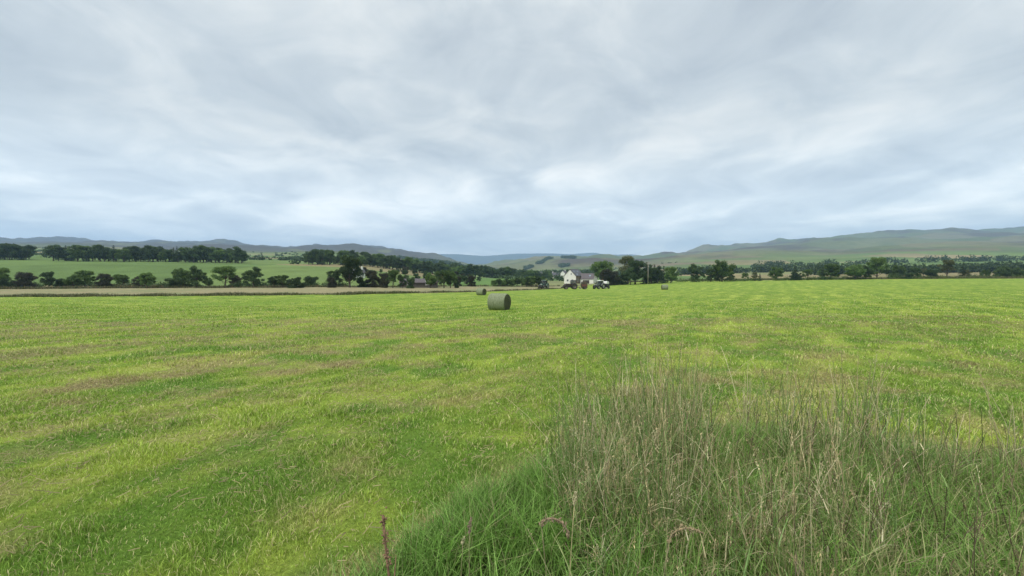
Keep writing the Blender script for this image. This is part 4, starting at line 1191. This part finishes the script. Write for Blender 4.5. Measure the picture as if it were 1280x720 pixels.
cottage('shed', 'low dark shed behind the bushes at the edge of the stubble', 524, 138, 5, 11, 1.5, 2.5, R(-85), SLATEB, False, simple('shed_boards', (.09, .08, .07), .9, 0, .3, 3))['category'] = 'shed'

# ------------------------------------------------------------------ utility poles
POLE = simple('weathered_pole', (.30, .27, .22), .9, 0, .2, 5)
def make_pole(name, label, loc, hgt, rz):
    o = thing(name, label, 'utility pole', loc, rz)
    MB().tube([(0, 0, -.5), (0, 0, hgt*.5), (0, 0, hgt)], [.15, .13, .11], 10).build('pole', POLE, o)
    ca = MB(); ca.box((-.85, -.16, hgt-.45), (.85, -.115, hgt-.30), .01); ca.build('crossarm', POLE, o)
    for k in (-.75, 0, .75):
        MB().lathe([(.001, 0), (.05, 0), (.06, .06), (.035, .09), (.055, .13), (.03, .18), (.001, .19)], (k, -.137, hgt-.298), 'z', 10).build('insulator', simple('ceramic', (.4, .36, .3), .3) if k == -.75 and 'ceramic' not in bpy.data.materials else bpy.data.materials['ceramic'], o)
    tr = MB(); tr.lathe([(.001, 0), (.22, 0), (.22, .7), (.18, .76), (.001, .78)], (0, -.38, hgt-1.9), 'z', 14); tr.box((-.05, -.2, hgt-1.5), (.05, -.12, hgt-1.3)); tr.build('transformer', STEEL, o)
    return o
pole = make_pole('utility_pole', 'slim pale utility pole in front of the far dark trees', G(810, 192), 9.0, R(15))

dup(pole, G(821, 203), R(15), 'second slim pole, half hidden among the dark trees right of the first', scale=(.9, .9, .80))
dup(pole, G(841, 214), R(15), 'third slim pole, beside the green tree right of the lone small conifer', scale=(.9, .9, .85))

# ------------------------------------------------------------------ haze
hz = MB(); hz.box((-16000, -7500, -420), (16000, 9600, 620))
m = bpy.data.materials.new('valley_haze'); m.use_nodes = True; nt = m.node_tree
nt.nodes.remove(nt.nodes['Principled BSDF'])
pv = nt.nodes.new('ShaderNodeVolumePrincipled'); pv.inputs['Color'].default_value = (.44, .66, .93, 1); pv.inputs['Density'].default_value = HAZE = 1.75e-4; pv.inputs['Anisotropy'].default_value = .1
nt.links.new(pv.outputs[0], nt.nodes['Material Output'].inputs['Volume'])
ho = hz.build('haze', m); tag(ho, 'thin blue haze lying over the valley and hills', 'haze', kind='stuff')

# ------------------------------------------------------------------ light and sky
SUN_EL, SUN_AZ = R(58), R(222)          # azimuth measured clockwise from +y: behind the camera, to the left
EXPO = 1.1
sun = bpy.data.lights.new('sun', 'SUN'); sun.energy = 1.5; sun.angle = R(18); sun.color = (1, .965, .90)
so = bpy.data.objects.new('sun', sun); C.objects.link(so)
so.rotation_euler = (math.pi/2 - SUN_EL, 0, math.pi - SUN_AZ)
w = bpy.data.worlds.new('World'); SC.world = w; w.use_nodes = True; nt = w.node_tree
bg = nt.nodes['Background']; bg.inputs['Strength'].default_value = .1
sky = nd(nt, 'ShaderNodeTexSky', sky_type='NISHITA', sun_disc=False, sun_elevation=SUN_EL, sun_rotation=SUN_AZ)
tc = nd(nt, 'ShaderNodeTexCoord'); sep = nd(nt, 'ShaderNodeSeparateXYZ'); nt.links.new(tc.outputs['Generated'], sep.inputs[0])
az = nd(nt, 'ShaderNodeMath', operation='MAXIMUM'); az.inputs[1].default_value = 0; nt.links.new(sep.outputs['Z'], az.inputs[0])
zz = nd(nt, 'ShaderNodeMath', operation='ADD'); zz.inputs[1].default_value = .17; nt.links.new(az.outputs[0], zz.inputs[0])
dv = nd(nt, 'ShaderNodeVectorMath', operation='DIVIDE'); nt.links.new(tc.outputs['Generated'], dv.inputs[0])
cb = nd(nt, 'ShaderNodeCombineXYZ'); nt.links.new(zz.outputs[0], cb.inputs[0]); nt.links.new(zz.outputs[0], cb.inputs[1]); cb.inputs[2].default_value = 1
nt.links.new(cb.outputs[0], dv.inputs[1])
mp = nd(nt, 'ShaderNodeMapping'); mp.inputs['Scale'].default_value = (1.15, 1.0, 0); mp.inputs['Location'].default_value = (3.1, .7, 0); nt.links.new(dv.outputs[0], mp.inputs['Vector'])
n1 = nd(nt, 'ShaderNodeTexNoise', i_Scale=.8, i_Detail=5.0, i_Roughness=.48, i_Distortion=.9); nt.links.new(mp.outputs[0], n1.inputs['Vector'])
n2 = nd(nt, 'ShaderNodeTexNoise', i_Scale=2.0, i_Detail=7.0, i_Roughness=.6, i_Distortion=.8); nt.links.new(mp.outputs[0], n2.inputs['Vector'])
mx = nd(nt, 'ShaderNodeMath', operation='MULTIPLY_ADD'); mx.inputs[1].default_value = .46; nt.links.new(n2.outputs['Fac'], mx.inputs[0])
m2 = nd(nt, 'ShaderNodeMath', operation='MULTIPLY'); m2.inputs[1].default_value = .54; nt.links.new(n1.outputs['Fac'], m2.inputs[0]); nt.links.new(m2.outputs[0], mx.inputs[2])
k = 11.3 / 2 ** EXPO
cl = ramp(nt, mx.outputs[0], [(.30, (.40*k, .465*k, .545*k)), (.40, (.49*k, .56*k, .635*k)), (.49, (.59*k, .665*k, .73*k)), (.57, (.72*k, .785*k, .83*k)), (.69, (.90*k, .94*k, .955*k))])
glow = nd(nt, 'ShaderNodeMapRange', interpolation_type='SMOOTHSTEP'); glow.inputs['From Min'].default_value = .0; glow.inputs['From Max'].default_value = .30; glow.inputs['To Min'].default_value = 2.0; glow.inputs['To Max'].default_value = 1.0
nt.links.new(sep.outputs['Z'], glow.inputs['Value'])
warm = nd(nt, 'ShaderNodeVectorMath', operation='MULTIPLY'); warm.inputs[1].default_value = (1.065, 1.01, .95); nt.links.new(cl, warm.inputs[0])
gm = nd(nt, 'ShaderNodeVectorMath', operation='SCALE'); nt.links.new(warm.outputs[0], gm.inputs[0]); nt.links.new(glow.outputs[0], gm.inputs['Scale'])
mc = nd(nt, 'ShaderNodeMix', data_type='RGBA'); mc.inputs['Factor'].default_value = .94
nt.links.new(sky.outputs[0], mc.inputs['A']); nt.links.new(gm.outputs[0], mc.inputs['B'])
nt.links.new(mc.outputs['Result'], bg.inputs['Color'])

# ------------------------------------------------------------------ camera and render settings
cam = bpy.data.cameras.new('camera'); co = bpy.data.objects.new('camera', cam); C.objects.link(co)
cam.sensor_width = 36; cam.lens = 36 * F / 1280; cam.clip_start = .05; cam.clip_end = 40000
co.location = (0, 0, ZC); co.rotation_euler = (R(90) - math.atan((360 - HY) / F), 0, 0)
SC.camera = co
SC.view_settings.view_transform = 'Standard'; SC.view_settings.look = 'None'; SC.view_settings.exposure = EXPO; SC.view_settings.gamma = 1
SC.render.engine = 'CYCLES'
SC.cycles.use_denoising = True
SC.cycles.max_bounces = 6; SC.cycles.diffuse_bounces = 3; SC.cycles.volume_bounces = 1; SC.cycles.transparent_max_bounces = 8
SC.render.resolution_x, SC.render.resolution_y = 1024, 576
